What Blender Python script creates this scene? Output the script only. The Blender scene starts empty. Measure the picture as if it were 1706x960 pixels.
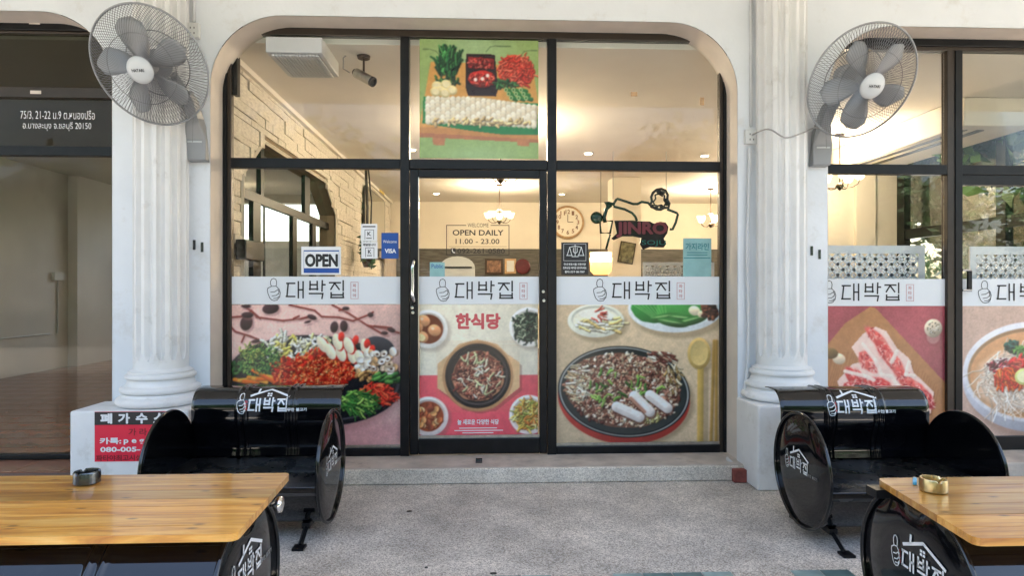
import bpy, math, random
import numpy as np
from mathutils import Vector, Matrix, Euler
random.seed(7)
rng = np.random.default_rng(11)
S = bpy.context.scene
COL = S.collection
PI = math.pi
R = math.radians

# ------------------------------------------------------------------ camera
CY, CZ = -4.43, 1.27
YAW = math.atan(43 / 1050)
F, UC, VC = 1050.0, 853.0, 482.0
cam = bpy.data.cameras.new('camera')
cam.sensor_width = 36.0
cam.lens = F / 1706 * 36
cam.shift_y = 2 / 1706
cam.clip_start = 0.05
cam.clip_end = 500
camo = bpy.data.objects.new('camera', cam)
camo.location = (0, CY, CZ)
camo.rotation_euler = (PI / 2, 0, -YAW)
COL.objects.link(camo)
S.camera = camo


def ray(u, v):
    dx, dz = (u - UC) / F, -(v - VC) / F
    return (dx * math.cos(YAW) + math.sin(YAW), -dx * math.sin(YAW) + math.cos(YAW), dz)


def W(u, v, Y=0.0):        # photo position on an upright plane parallel to the shopfront -> x, z
    r = ray(u, v)
    t = (Y - CY) / r[1]
    return r[0] * t, CZ + r[2] * t


def G(u, v, Z=0.0):        # photo position on a level plane -> x, y
    r = ray(u, v)
    t = (Z - CZ) / r[2]
    return r[0] * t, CY + r[1] * t


def SX(u, v, X):           # photo position on a side wall -> y, z
    r = ray(u, v)
    t = X / r[0]
    return CY + r[1] * t, CZ + r[2] * t


def RW(u0, v0, u1, v1, Y=0.0):
    vm, um = (v0 + v1) / 2, (u0 + u1) / 2
    return W(u0, vm, Y)[0], W(u1, vm, Y)[0], W(um, v1, Y)[1], W(um, v0, Y)[1]   # x0 x1 z0 z1


# ------------------------------------------------------------------ world, sun, exposure
SUN_EL, SUN_AZ = R(60), R(35)          # azimuth from +Y (behind the building) towards +X
w = bpy.data.worlds.new("World")
S.world = w
w.use_nodes = True
nt = w.node_tree
nt.nodes.clear()
sky = nt.nodes.new('ShaderNodeTexSky')
sky.sky_type = 'NISHITA'
sky.sun_disc = False
sky.sun_elevation = SUN_EL
sky.sun_rotation = SUN_AZ
sky.air_density = 1.2
sky.dust_density = 4.0
sky.ozone_density = 0.5
bg = nt.nodes.new('ShaderNodeBackground')
bg.inputs['Strength'].default_value = 0.12
wo = nt.nodes.new('ShaderNodeOutputWorld')
nt.links.new(sky.outputs[0], bg.inputs[0])
nt.links.new(bg.outputs[0], wo.inputs[0])
sl = bpy.data.lights.new('sun', 'SUN')
sl.energy = 4.0
sl.angle = R(0.5)
sl.color = (1, 0.95, 0.86)
so = bpy.data.objects.new('sun', sl)
d = Vector((math.sin(SUN_AZ) * math.cos(SUN_EL), math.cos(SUN_AZ) * math.cos(SUN_EL), math.sin(SUN_EL)))
so.rotation_euler = d.to_track_quat('Z', 'Y').to_euler()
so.location = (5, 5, 20)
COL.objects.link(so)
S.view_settings.view_transform = 'Standard'
S.view_settings.look = 'None'
S.view_settings.gamma = 1.0
S.view_settings.exposure = 2.9
S.render.engine = 'CYCLES'
try:
    S.cycles.use_denoising = True
    S.cycles.denoiser = 'OPENIMAGEDENOISE'
except Exception:
    pass
S.cycles.max_bounces = 8
S.cycles.diffuse_bounces = 4
S.cycles.glossy_bounces = 4
S.cycles.transparent_max_bounces = 16
S.cycles.sample_clamp_indirect = 8
S.cycles.caustics_reflective = False
S.cycles.caustics_refractive = False


# ------------------------------------------------------------------ materials
def s2l(c):
    c = np.asarray(c, dtype=float)
    return np.where(c <= 0.04045, c / 12.92, ((c + 0.055) / 1.055) ** 2.4)


def mat(name, col, rough=0.5, metal=0.0, var=0.08, scale=6.0, bump=0.0, bscale=60.0, coat=0.0, emit=None, estr=0.0,
        rvar=0.0, detail=4, stretch=None, spec=None, dirt=None):
    m = bpy.data.materials.new(name)
    m.use_nodes = True
    n, l = m.node_tree.nodes, m.node_tree.links
    b = n['Principled BSDF']
    tc = n.new('ShaderNodeTexCoord')
    src = tc.outputs['Object']
    if stretch:
        mp = n.new('ShaderNodeMapping')
        mp.inputs['Scale'].default_value = stretch
        l.new(src, mp.inputs[0])
        src = mp.outputs[0]
    no = n.new('ShaderNodeTexNoise')
    no.inputs['Scale'].default_value = scale
    no.inputs['Detail'].default_value = detail
    l.new(src, no.inputs['Vector'])
    rp = n.new('ShaderNodeMapRange')
    rp.inputs['From Min'].default_value = 0.3
    rp.inputs['From Max'].default_value = 0.7
    rp.inputs['To Min'].default_value = 1 - var
    rp.inputs['To Max'].default_value = 1 + var
    l.new(no.outputs['Fac'], rp.inputs['Value'])
    mx = n.new('ShaderNodeVectorMath')
    mx.operation = 'SCALE'
    mx.inputs[0].default_value = col[:3]
    l.new(rp.outputs[0], mx.inputs['Scale'])
    out = mx.outputs[0]
    if dirt:
        dn = n.new('ShaderNodeTexNoise')
        dn.inputs['Scale'].default_value = dirt[0]
        dn.inputs['Detail'].default_value = 8
        dn.inputs['Roughness'].default_value = 0.7
        l.new(src, dn.inputs['Vector'])
        dr = n.new('ShaderNodeMapRange')
        dr.inputs['From Min'].default_value = dirt[1]
        dr.inputs['From Max'].default_value = dirt[1] + 0.12
        dr.inputs['To Max'].default_value = dirt[3]
        l.new(dn.outputs['Fac'], dr.inputs['Value'])
        mm = n.new('ShaderNodeMix')
        mm.data_type = 'RGBA'
        l.new(dr.outputs[0], mm.inputs['Factor'])
        l.new(out, mm.inputs[6])
        mm.inputs[7].default_value = (*dirt[2], 1)
        out = mm.outputs[2]
    l.new(out, b.inputs['Base Color'])
    b.inputs['Roughness'].default_value = rough
    if rvar:
        rr = n.new('ShaderNodeMapRange')
        rr.inputs['From Min'].default_value = 0.3
        rr.inputs['From Max'].default_value = 0.7
        rr.inputs['To Min'].default_value = max(0.02, rough - rvar)
        rr.inputs['To Max'].default_value = rough + rvar
        l.new(no.outputs['Fac'], rr.inputs['Value'])
        l.new(rr.outputs[0], b.inputs['Roughness'])
    b.inputs['Metallic'].default_value = metal
    b.inputs['Coat Weight'].default_value = coat
    b.inputs['Coat Roughness'].default_value = 0.04
    if spec is not None:
        b.inputs['Specular IOR Level'].default_value = spec
    if bump:
        bn = n.new('ShaderNodeTexNoise')
        bn.inputs['Scale'].default_value = bscale
        bn.inputs['Detail'].default_value = 6
        l.new(src, bn.inputs['Vector'])
        bp = n.new('ShaderNodeBump')
        bp.inputs['Strength'].default_value = bump
        bp.inputs['Distance'].default_value = 0.01
        l.new(bn.outputs['Fac'], bp.inputs['Height'])
        l.new(bp.outputs[0], b.inputs['Normal'])
    if emit:
        b.inputs['Emission Color'].default_value = (*emit, 1)
        b.inputs['Emission Strength'].default_value = estr
    return m


def glass_mat(name, tint=(1, 1, 1), refl=1.0, rough=0.0):
    m = bpy.data.materials.new(name)
    m.use_nodes = True
    n, l = m.node_tree.nodes, m.node_tree.links
    n.clear()
    o = n.new('ShaderNodeOutputMaterial')
    t = n.new('ShaderNodeBsdfTransparent')
    t.inputs[0].default_value = (*tint, 1)
    g = n.new('ShaderNodeBsdfGlossy')
    g.inputs['Roughness'].default_value = rough
    fr = n.new('ShaderNodeFresnel')
    fr.inputs['IOR'].default_value = 1.5
    mu = n.new('ShaderNodeMath')
    mu.operation = 'MULTIPLY'
    mu.inputs[1].default_value = refl
    mu.use_clamp = True
    l.new(fr.outputs[0], mu.inputs[0])
    mx = n.new('ShaderNodeMixShader')
    l.new(mu.outputs[0], mx.inputs[0])
    l.new(t.outputs[0], mx.inputs[1])
    l.new(g.outputs[0], mx.inputs[2])
    l.new(mx.outputs[0], o.inputs[0])
    return m


def print_mat():
    m = bpy.data.materials.new('printed_film')
    m.use_nodes = True
    n, l = m.node_tree.nodes, m.node_tree.links
    b = n['Principled BSDF']
    a = n.new('ShaderNodeVertexColor')
    a.layer_name = 'Col'
    l.new(a.outputs[0], b.inputs['Base Color'])
    b.inputs['Roughness'].default_value = 0.25
    return m


def aggregate_mat(name, c0, c1, c2, scale, rough=0.75, blot=0.25):
    m = bpy.data.materials.new(name)
    m.use_nodes = True
    n, l = m.node_tree.nodes, m.node_tree.links
    b = n['Principled BSDF']
    tc = n.new('ShaderNodeTexCoord')
    vo = n.new('ShaderNodeTexVoronoi')
    vo.inputs['Scale'].default_value = scale
    vo.inputs['Randomness'].default_value = 1
    l.new(tc.outputs['Object'], vo.inputs['Vector'])
    sep = n.new('ShaderNodeSeparateColor')
    l.new(vo.outputs['Color'], sep.inputs[0])
    cr = n.new('ShaderNodeValToRGB')
    e = cr.color_ramp.elements
    e[0].color = (*c0, 1)
    e[1].color = (*c2, 1)
    e[0].position = 0.1
    e[1].position = 0.95
    k = e.new(0.5)
    k.color = (*c1, 1)
    l.new(sep.outputs[0], cr.inputs[0])
    no = n.new('ShaderNodeTexNoise')
    no.inputs['Scale'].default_value = 2.2
    no.inputs['Detail'].default_value = 7
    no.inputs['Roughness'].default_value = 0.65
    l.new(tc.outputs['Object'], no.inputs['Vector'])
    mr = n.new('ShaderNodeMapRange')
    mr.inputs['From Min'].default_value = 0.3
    mr.inputs['From Max'].default_value = 0.7
    mr.inputs['To Min'].default_value = 1 - blot
    mr.inputs['To Max'].default_value = 1 + blot
    l.new(no.outputs['Fac'], mr.inputs['Value'])
    sc = n.new('ShaderNodeVectorMath')
    sc.operation = 'SCALE'
    l.new(cr.outputs[0], sc.inputs[0])
    l.new(mr.outputs[0], sc.inputs['Scale'])
    l.new(sc.outputs[0], b.inputs['Base Color'])
    b.inputs['Roughness'].default_value = rough
    bp = n.new('ShaderNodeBump')
    bp.inputs['Strength'].default_value = 0.6
    bp.inputs['Distance'].default_value = 0.004
    l.new(vo.outputs['Distance'], bp.inputs['Height'])
    bp.invert = True
    l.new(bp.outputs[0], b.inputs['Normal'])
    return m


def wood_mat():
    m = bpy.data.materials.new('varnished_pine')
    m.use_nodes = True
    n, l = m.node_tree.nodes, m.node_tree.links
    b = n['Principled BSDF']
    tc = n.new('ShaderNodeTexCoord')
    oi = n.new('ShaderNodeObjectInfo')
    ad = n.new('ShaderNodeVectorMath')
    ad.operation = 'ADD'
    cx = n.new('ShaderNodeCombineXYZ')
    mul = n.new('ShaderNodeMath')
    mul.operation = 'MULTIPLY'
    mul.inputs[1].default_value = 37.0
    l.new(oi.outputs['Random'], mul.inputs[0])
    l.new(mul.outputs[0], cx.inputs[0])
    l.new(mul.outputs[0], cx.inputs[2])
    l.new(tc.outputs['Object'], ad.inputs[0])
    l.new(cx.outputs[0], ad.inputs[1])
    mp = n.new('ShaderNodeMapping')
    mp.inputs['Scale'].default_value = (0.9, 10, 8)
    l.new(ad.outputs[0], mp.inputs[0])
    no = n.new('ShaderNodeTexNoise')
    no.inputs['Scale'].default_value = 3.0
    no.inputs['Detail'].default_value = 8
    no.inputs['Roughness'].default_value = 0.6
    no.inputs['Distortion'].default_value = 0.8
    l.new(mp.outputs[0], no.inputs['Vector'])
    cr = n.new('ShaderNodeValToRGB')
    e = cr.color_ramp.elements
    e[0].position, e[1].position = 0.28, 0.72
    e[0].color = (0.42, 0.13, 0.02, 1)
    e[1].color = (0.90, 0.56, 0.17, 1)
    k = e.new(0.5)
    k.color = (0.74, 0.34, 0.055, 1)
    l.new(no.outputs['Fac'], cr.inputs[0])
    # knots
    kn = n.new('ShaderNodeTexVoronoi')
    kn.voronoi_dimensions = '2D'
    kn.inputs['Scale'].default_value = 3.4
    mp2 = n.new('ShaderNodeMapping')
    mp2.inputs['Scale'].default_value = (1, 2.4, 1)
    l.new(ad.outputs[0], mp2.inputs[0])
    l.new(mp2.outputs[0], kn.inputs['Vector'])
    kr = n.new('ShaderNodeMapRange')
    kr.inputs['From Min'].default_value = 0.02
    kr.inputs['From Max'].default_value = 0.075
    kr.inputs['To Min'].default_value = 0.75
    kr.inputs['To Max'].default_value = 0.0
    l.new(kn.outputs['Distance'], kr.inputs['Value'])
    mk = n.new('ShaderNodeMix')
    mk.data_type = 'RGBA'
    l.new(kr.outputs[0], mk.inputs['Factor'])
    l.new(cr.outputs[0], mk.inputs[6])
    mk.inputs[7].default_value = (0.10, 0.028, 0.008, 1)
    pr = n.new('ShaderNodeMapRange')
    pr.inputs['To Min'].default_value = 0.58
    pr.inputs['To Max'].default_value = 1.15
    l.new(oi.outputs['Random'], pr.inputs['Value'])
    sc = n.new('ShaderNodeVectorMath')
    sc.operation = 'SCALE'
    l.new(mk.outputs[2], sc.inputs[0])
    l.new(pr.outputs[0], sc.inputs['Scale'])
    l.new(sc.outputs[0], b.inputs['Base Color'])
    b.inputs['Roughness'].default_value = 0.3
    b.inputs['Coat Weight'].default_value = 0.5
    b.inputs['Coat Roughness'].default_value = 0.07
    return m


M = dict(
    plaster=mat('painted_plaster', (0.74, 0.77, 0.80), 0.6, var=0.04, scale=3, bump=0.12, bscale=35,
                dirt=(3.5, 0.57, (0.56, 0.54, 0.50), 0.42)),
    reveal=mat('reveal_bounce_cream', (0.70, 0.62, 0.54), 0.6, var=0.08, scale=5, bump=0.1, bscale=40),  # warm light bounced off the floor is put into this cream tint
    column=mat('column_paint', (0.78, 0.775, 0.76), 0.5, var=0.05, scale=5, bump=0.12, bscale=24,
               dirt=(6, 0.57, (0.52, 0.49, 0.44), 0.45)),
    black=mat('black_aluminium', (0.006, 0.006, 0.007), 0.38, 0.0, var=0.4, scale=14, spec=0.3, dirt=(26, 0.66, (0.10, 0.095, 0.09), 0.5)),
    bronze=mat('dark_bronze_aluminium', (0.035, 0.025, 0.018), 0.35, 0.2, var=0.15, scale=10),
    gloss=mat('gloss_black_paint', (0.003, 0.003, 0.004), 0.07, 0.0, var=0.3, scale=9, rvar=0.03, bump=0.02, bscale=5, spec=0.6, dirt=(22, 0.60, (0.045, 0.043, 0.04), 0.5)),
    white=mat('white_vinyl', (0.80, 0.81, 0.82), 0.4, var=0.02),
    band=mat('white_frosted_band', (0.74, 0.77, 0.80), 0.25, var=0.03, scale=2),
    ink=mat('black_ink', (0.015, 0.015, 0.018), 0.35, var=0.05),
    redink=mat('red_ink', (0.62, 0.02, 0.02), 0.4, var=0.05),
    sealink=mat('faded_red_ink', (0.5, 0.22, 0.22), 0.4, var=0.05),
    hotpink=mat('crimson_vinyl', (0.80, 0.012, 0.05), 0.35, var=0.05),
    darkred=mat('dark_red_ink', (0.16, 0.004, 0.01), 0.4, var=0.05),
    blue=mat('blue_vinyl', (0.008, 0.075, 0.34), 0.35, var=0.05),
    teal=mat('pale_teal_paper', (0.25, 0.46, 0.46), 0.5, var=0.12, scale=12),
    tealdk=mat('teal_ink', (0.03, 0.20, 0.22), 0.5, var=0.1),
    grey=mat('grey_fan_plastic', (0.27, 0.28, 0.29), 0.4, var=0.04),
    lgrey=mat('light_grey_plastic', (0.55, 0.57, 0.58), 0.35, var=0.03),
    blade=mat('smoke_grey_blade', (0.28, 0.29, 0.30), 0.3, var=0.05),
    wire=mat('fan_guard_wire', (0.20, 0.20, 0.21), 0.35, 0.5, var=0.1),
    chrome=mat('chrome', (0.8, 0.8, 0.8), 0.12, 1.0, var=0.05),
    steel=mat('brushed_steel', (0.55, 0.54, 0.50), 0.28, 1.0, var=0.15, scale=30),
    brass=mat('brass_tin', (0.60, 0.46, 0.24), 0.28, 1.0, var=0.15, scale=30),
    gunmetal=mat('gunmetal', (0.14, 0.145, 0.155), 0.22, 1.0, var=0.15, scale=30),
    cable=mat('white_cable', (0.60, 0.61, 0.62), 0.45, var=0.06),
    gcable=mat('grey_cable', (0.30, 0.29, 0.28), 0.45, var=0.06),
    socket=mat('socket_plastic', (0.68, 0.68, 0.66), 0.35, var=0.04),
    wood=wood_mat(),
    floor=aggregate_mat('washed_aggregate', (0.31, 0.27, 0.225), (0.55, 0.485, 0.42), (0.76, 0.69, 0.61), 190, blot=0.36),
    riser=aggregate_mat('coarse_aggregate', (0.46, 0.40, 0.33), (0.66, 0.585, 0.49), (0.80, 0.73, 0.63), 190, blot=0.22),
    tread=mat('worn_cement', (0.52, 0.45, 0.385), 0.6, var=0.22, scale=7, detail=8, bump=0.3, bscale=90, dirt=(5, 0.56, (0.22, 0.19, 0.17), 0.5)),
    terra=mat('terracotta_tile', (0.36, 0.13, 0.075), 0.45, var=0.22, scale=9),
    browntile=mat('brown_glazed_tile', (0.30, 0.15, 0.10), 0.16, var=0.25, scale=4, rvar=0.08),
    grout=mat('grout', (0.17, 0.12, 0.10), 0.8, var=0.1),
    tealtile=mat('teal_glazed_tile', (0.10, 0.17, 0.17), 0.3, var=0.35, scale=8),
    tealtile2=mat('pale_teal_tile', (0.24, 0.33, 0.32), 0.35, var=0.35, scale=8),
    brick=mat('red_brick', (0.24, 0.06, 0.045), 0.8, var=0.25, scale=20, bump=0.4),
    stone=mat('sandstone_cladding', (0.74, 0.69, 0.60), 0.8, var=0.20, scale=7, bump=0.5, bscale=45, detail=8),
    stonejoint=mat('stone_joint', (0.24, 0.18, 0.12), 0.9, var=0.1),
    inwall=mat('cream_room_paint', (0.77, 0.71, 0.60), 0.65, var=0.04, scale=2),
    inceil=mat('cream_ceiling_paint', (0.78, 0.74, 0.68), 0.7, var=0.05, scale=1.5),
    infloor=mat('dark_room_floor', (0.16, 0.11, 0.08), 0.35, var=0.2, scale=3),
    slate=mat('dark_slate_panel', (0.10, 0.095, 0.085), 0.7, var=0.45, scale=5, stretch=(1, 1, 9), detail=8),
    greywall=mat('bare_grey_paint', (0.70, 0.68, 0.64), 0.7, var=0.06, scale=1.5, dirt=(1.2, 0.58, (0.58, 0.56, 0.52), 0.5)),
    greyceil=mat('grey_ceiling_paint', (0.55, 0.54, 0.49), 0.7, var=0.06, scale=1.5),
    darkwood=mat('dark_bronze_metal', (0.05, 0.03, 0.02), 0.35, 0.6, var=0.15),
    wicker=mat('clock_wood', (0.50, 0.32, 0.17), 0.6, var=0.2, scale=25),
    picture=mat('brown_picture', (0.20, 0.10, 0.06), 0.5, var=0.7, scale=14),
    greenpic=mat('olive_picture', (0.18, 0.17, 0.09), 0.5, var=0.8, scale=16, detail=8),
    maroon=mat('maroon_neon_tube', (0.10, 0.012, 0.02), 0.25, var=0.2),
    darkgreen=mat('dark_green_neon_tube', (0.012, 0.045, 0.03), 0.22, var=0.2),
    neonback=mat('smoked_acrylic', (0.03, 0.02, 0.022), 0.2, var=0.2),
    neongreen=mat('teal_neon_tube', (0.04, 0.20, 0.17), 0.25, var=0.1),
    mirror=mat('mirror_glass', (0.75, 0.78, 0.76), 0.03, 1.0, var=0.02),
    lattice=mat('white_lattice_board', (0.86, 0.87, 0.90), 0.45, var=0.03),
    leafy=mat('leaf_green', (0.055, 0.12, 0.03), 0.55, var=0.5, scale=3),
    leafy2=mat('leaf_deep_green', (0.03, 0.085, 0.028), 0.55, var=0.5, scale=3),
    bark=mat('bark', (0.12, 0.09, 0.065), 0.9, var=0.3, scale=12),
    asphalt=mat('asphalt', (0.055, 0.055, 0.056), 0.85, var=0.2, scale=5),
    paleground=mat('bounce_slab_concrete', (0.46, 0.42, 0.37), 0.9, var=0.1, scale=2),
    ground=mat('pale_ground', (0.30, 0.28, 0.25), 0.9, var=0.2, scale=2),
    farwall=mat('opposite_house_paint', (0.34, 0.32, 0.29), 0.8, var=0.08),
    farglass=mat('opposite_window_glass', (0.03, 0.04, 0.05), 0.1, var=0.1),
    roofing=mat('soffit_paint', (0.72, 0.72, 0.70), 0.8, var=0.05),
    bulb=mat('lit_lamp_glass', (0.9, 0.8, 0.6), 0.4, var=0.0, emit=(1.0, 0.76, 0.42), estr=0.9),
    down=mat('lit_downlight', (0.9, 0.85, 0.7), 0.4, var=0.0, emit=(1.0, 0.82, 0.50), estr=5.0),
    orange=mat('lit_orange_shade', (0.8, 0.45, 0.2), 0.5, var=0.1, emit=(1.0, 0.40, 0.10), estr=0.45),
    orange2=mat('lit_orange_rim', (0.8, 0.45, 0.2), 0.5, var=0.1, emit=(1.0, 0.62, 0.22), estr=0.9),
    skyblue=mat('pale_blue_item', (0.1, 0.45, 0.70), 0.4, var=0.1),
    curtain=mat('beige_curtain', (0.42, 0.36, 0.30), 0.9, var=0.1),
    shelfw=mat('pale_shelf', (0.6, 0.62, 0.62), 0.4, var=0.05),
    glass=glass_mat('clear_glass', (0.97, 0.985, 0.98), 0.45),
    glass2=glass_mat('grey_glass', (0.94, 0.95, 0.93), 0.12),
    glass3=glass_mat('tinted_glass', (0.62, 0.62, 0.58), 0.15),
    film=print_mat(),
)


# ------------------------------------------------------------------ mesh helpers
class MB:
    def __init__(s):
        s.v, s.f = [], []

    def add(s, vs, fs):
        o = len(s.v)
        s.v += [tuple(p) for p in vs]
        s.f += [tuple(i + o for i in f) for f in fs]
        return s

    def box(s, x0, x1, y0, y1, z0, z1, Mx=None):
        vs = [(x, y, z) for x in (x0, x1) for y in (y0, y1) for z in (z0, z1)]
        if Mx is not None:
            vs = [Mx @ Vector(p) for p in vs]
        return s.add(vs, [(0, 1, 3, 2), (4, 6, 7, 5), (0, 4, 5, 1), (2, 3, 7, 6), (0, 2, 6, 4), (1, 5, 7, 3)])

    def tube(s, pts, r, n=6, closed=False, caps=True):
        pts = [Vector(p) for p in pts]
        k = len(pts)
        rs = r if isinstance(r, (list, tuple)) else [r] * k
        rings = []
        up = None
        for i, p in enumerate(pts):
            if closed:
                t = (pts[(i + 1) % k] - pts[i - 1])
            else:
                t = pts[min(i + 1, k - 1)] - pts[max(i - 1, 0)]
            t.normalize()
            if up is None:
                up = Vector((0, 0, 1)) if abs(t.z) < 0.9 else Vector((1, 0, 0))
            a = t.cross(up)
            if a.length < 1e-6:
                a = t.orthogonal()
            a.normalize()
            bb = a.cross(t).normalized()
            up = bb
            rings.append([p + (a * math.cos(2 * PI * j / n) + bb * math.sin(2 * PI * j / n)) * rs[i] for j in range(n)])
        vs = [q for rg in rings for q in rg]
        fs = []
        for i in range(k if closed else k - 1):
            i2 = (i + 1) % k
            for j in range(n):
                j2 = (j + 1) % n
                fs.append((i * n + j, i * n + j2, i2 * n + j2, i2 * n + j))
        if caps and not closed:
            fs.append(tuple(range(n)))
            fs.append(tuple((k - 1) * n + j for j in range(n))[::-1])
        return s.add(vs, fs)

    def lathe(s, prof, n=32, Mx=None, caps=True):
        vs = []
        for r, z in prof:
            for j in range(n):
                a = 2 * PI * j / n
                p = Vector((r * math.cos(a), r * math.sin(a), z))
                vs.append(Mx @ p if Mx is not None else p)
        fs = []
        for i in range(len(prof) - 1):
            for j in range(n):
                j2 = (j + 1) % n
                fs.append((i * n + j, i * n + j2, (i + 1) * n + j2, (i + 1) * n + j))
        if caps:
            fs.append(tuple(range(n))[::-1])
            fs.append(tuple((len(prof) - 1) * n + j for j in range(n)))
        return s.add(vs, fs)

    def grid(s, P):            # P: rows of points
        h, w_ = len(P), len(P[0])
        vs = [p for row in P for p in row]
        fs = [(i * w_ + j, i * w_ + j + 1, (i + 1) * w_ + j + 1, (i + 1) * w_ + j) for i in range(h - 1) for j in range(w_ - 1)]
        return s.add(vs, fs)

    def prism(s, pts, y0, y1, axis='y'):     # outline in two coordinates pushed along the third
        n = len(pts)
        def mk(a, b, c):
            return (a, c, b) if axis == 'y' else ((c, a, b) if axis == 'x' else (a, b, c))
        vs = [mk(a, b, y0) for a, b in pts] + [mk(a, b, y1) for a, b in pts]
        fs = [tuple(range(n)), tuple(range(n, 2 * n))[::-1]]
        fs += [(i, (i + 1) % n, n + (i + 1) % n, n + i) for i in range(n)]
        return s.add(vs, fs)

    def build(s, name, m, parent=None, smooth=False, loc=None, bevel=0, solid=0, recalc=True):
        me = bpy.data.meshes.new(name)
        me.from_pydata(s.v, [], s.f)
        me.update()
        if recalc:
            import bmesh
            b = bmesh.new()
            b.from_mesh(me)
            bmesh.ops.recalc_face_normals(b, faces=b.faces)
            b.to_mesh(me)
            b.free()
        me.materials.append(M[m] if isinstance(m, str) else m)
        o = bpy.data.objects.new(name, me)
        COL.objects.link(o)
        if parent is not None:
            o.parent = parent
        if loc:
            o.location = loc
        if smooth:
            me.shade_smooth()
            if smooth == 'auto':
                me.set_sharp_from_angle(angle=R(35))
        if solid:
            q = o.modifiers.new('thickness', 'SOLIDIFY')
            q.thickness = solid
            q.offset = 0
        if bevel:
            q = o.modifiers.new('bevel', 'BEVEL')
            q.width = bevel
            q.segments = 2
            q.limit_method = 'ANGLE'
        return o


def thing(name, label, cat, loc=(0, 0, 0), rz=0, group=None):
    o = bpy.data.objects.new(name, None)
    o.empty_display_size = 0.1
    COL.objects.link(o)
    o.location = loc
    o.rotation_euler = (0, 0, rz)
    return tag(o, label, cat, group)


def tag(o, label, cat, group=None):
    o['label'] = label
    o['category'] = cat
    if group:
        o['group'] = group
    return o


def struct(o):
    o['kind'] = 'structure'
    return o


def dup(o, parent=None):
    c = o.copy()
    COL.objects.link(c)
    if parent is not None:
        c.parent = parent
    for ch in list(o.children):
        dup(ch, c)
    return c


def arc(cx, cy, r, a0, a1, n=10):
    return [(cx + r * math.cos(R(a0 + (a1 - a0) * i / n)), cy + r * math.sin(R(a0 + (a1 - a0) * i / n))) for i in range(n + 1)]


# ---- text and strokes, drawn flat then carried onto any surface by f(a, b) -> world point
TEXTS = {}


def text_mesh(body, bold=0.0):
    if (body, bold) in TEXTS:
        return TEXTS[(body, bold)]
    c = bpy.data.curves.new('text', 'FONT')
    c.body = body
    c.size = 1
    c.offset = bold
    c.align_x = 'CENTER'
    c.resolution_u = 3
    o = bpy.data.objects.new('text', c)
    COL.objects.link(o)
    bpy.context.view_layer.update()
    me = bpy.data.meshes.new_from_object(o.evaluated_get(bpy.context.evaluated_depsgraph_get()))
    vs = [(v.co.x, v.co.y) for v in me.vertices]
    fs = [tuple(p.vertices) for p in me.polygons]
    bpy.data.objects.remove(o)
    bpy.data.curves.remove(c)
    bpy.data.meshes.remove(me)
    TEXTS[(body, bold)] = (vs, fs)
    return vs, fs


def put_text(mb, body, x0, x1, z0, z1, f, bold=0.0):
    if bold > 0.025:
        h_ = (bold - 0.018) * (z1 - z0)
        for i, (sx, sz) in enumerate(((-1, 0), (1, 0), (0, 1), (0, -1))):
            g = lambda a, b, i=i, sx=sx, sz=sz: (lambda p: (p[0], p[1] - 0.00008 * (i + 1), p[2]))(f(a + sx * h_, b + sz * h_))
            put_text(mb, body, x0 + h_, x1 - h_, z0 + h_, z1 - h_, g, 0.018)
        return
    vs, fs = text_mesh(body, bold)
    if not vs:
        return
    ax, bx = min(v[0] for v in vs), max(v[0] for v in vs)
    az, bz = min(v[1] for v in vs), max(v[1] for v in vs)
    mb.add([f(x0 + (a - ax) / (bx - ax) * (x1 - x0), z0 + (b - az) / (bz - az) * (z1 - z0)) for a, b in vs], fs)


def stroke(mb, pts, wd, f, closed=False, sub=1, ext=0.5):
    if closed:
        pts = pts + [pts[0]]
    for (ax, ay), (bx, by) in zip(pts[:-1], pts[1:]):
        dx, dy = bx - ax, by - ay
        L = math.hypot(dx, dy) or 1e-9
        ux, uy = dx / L, dy / L
        e = wd * ext
        ax2, ay2, bx2, by2 = ax - ux * e, ay - uy * e, bx + ux * e, by + uy * e
        px, py = -uy * wd / 2, ux * wd / 2
        k = max(1, sub)
        vs = []
        for i in range(k + 1):
            t = i / k
            qx, qy = ax2 + (bx2 - ax2) * t, ay2 + (by2 - ay2) * t
            vs += [f(qx + px, qy + py), f(qx - px, qy - py)]
        mb.add(vs, [(2 * i, 2 * i + 1, 2 * i + 3, 2 * i + 2) for i in range(k)])


LET = [[(455, 160), (580, 160)], [(477, 160), (457, 368)], [(447, 368), (580, 368)], [(637, 135), (637, 388)], [(712, 135), (712, 388)], [(637, 262), (712, 262)],
       [(822, 130), (822, 260)], [(935, 130), (935, 260)], [(822, 182), (935, 182)], [(814, 252), (943, 252)], [(1015, 118), (1010, 282)], [(1015, 182), (1058, 182)],
       [(812, 322), (1022, 322)], [(1024, 322), (1010, 398)],
       [(1130, 150), (1300, 150)], [(1208, 160), (1150, 255)], [(1215, 165), (1282, 255)], [(1345, 120), (1345, 272)],
       [(1155, 308), (1155, 385)], [(1345, 308), (1345, 385)], [(1155, 342), (1345, 342)], [(1150, 385), (1352, 385)]]
THUMB = [[(212, 208), (197, 170), (198, 130), (215, 95), (250, 82), (282, 98), (294, 140), (286, 205)],
         [(286, 205), (212, 208), (152, 240), (146, 272), (160, 330), (185, 390), (215, 422), (255, 434), (303, 424), (342, 375), (352, 310), (335, 255), (286, 205)],
         [(200, 300), (262, 294), (318, 258)], [(222, 360), (285, 352), (322, 322)], [(246, 398), (300, 396), (330, 368)], [(318, 258), (332, 300), (322, 330)]]


def brand_strokes(mb, f, wl=24, wt=10, sub=1):
    for s_ in LET:
        stroke(mb, s_, wl, f, sub=sub, ext=0.45)
    for s_ in THUMB:
        stroke(mb, s_, wt, f, sub=sub)


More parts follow.
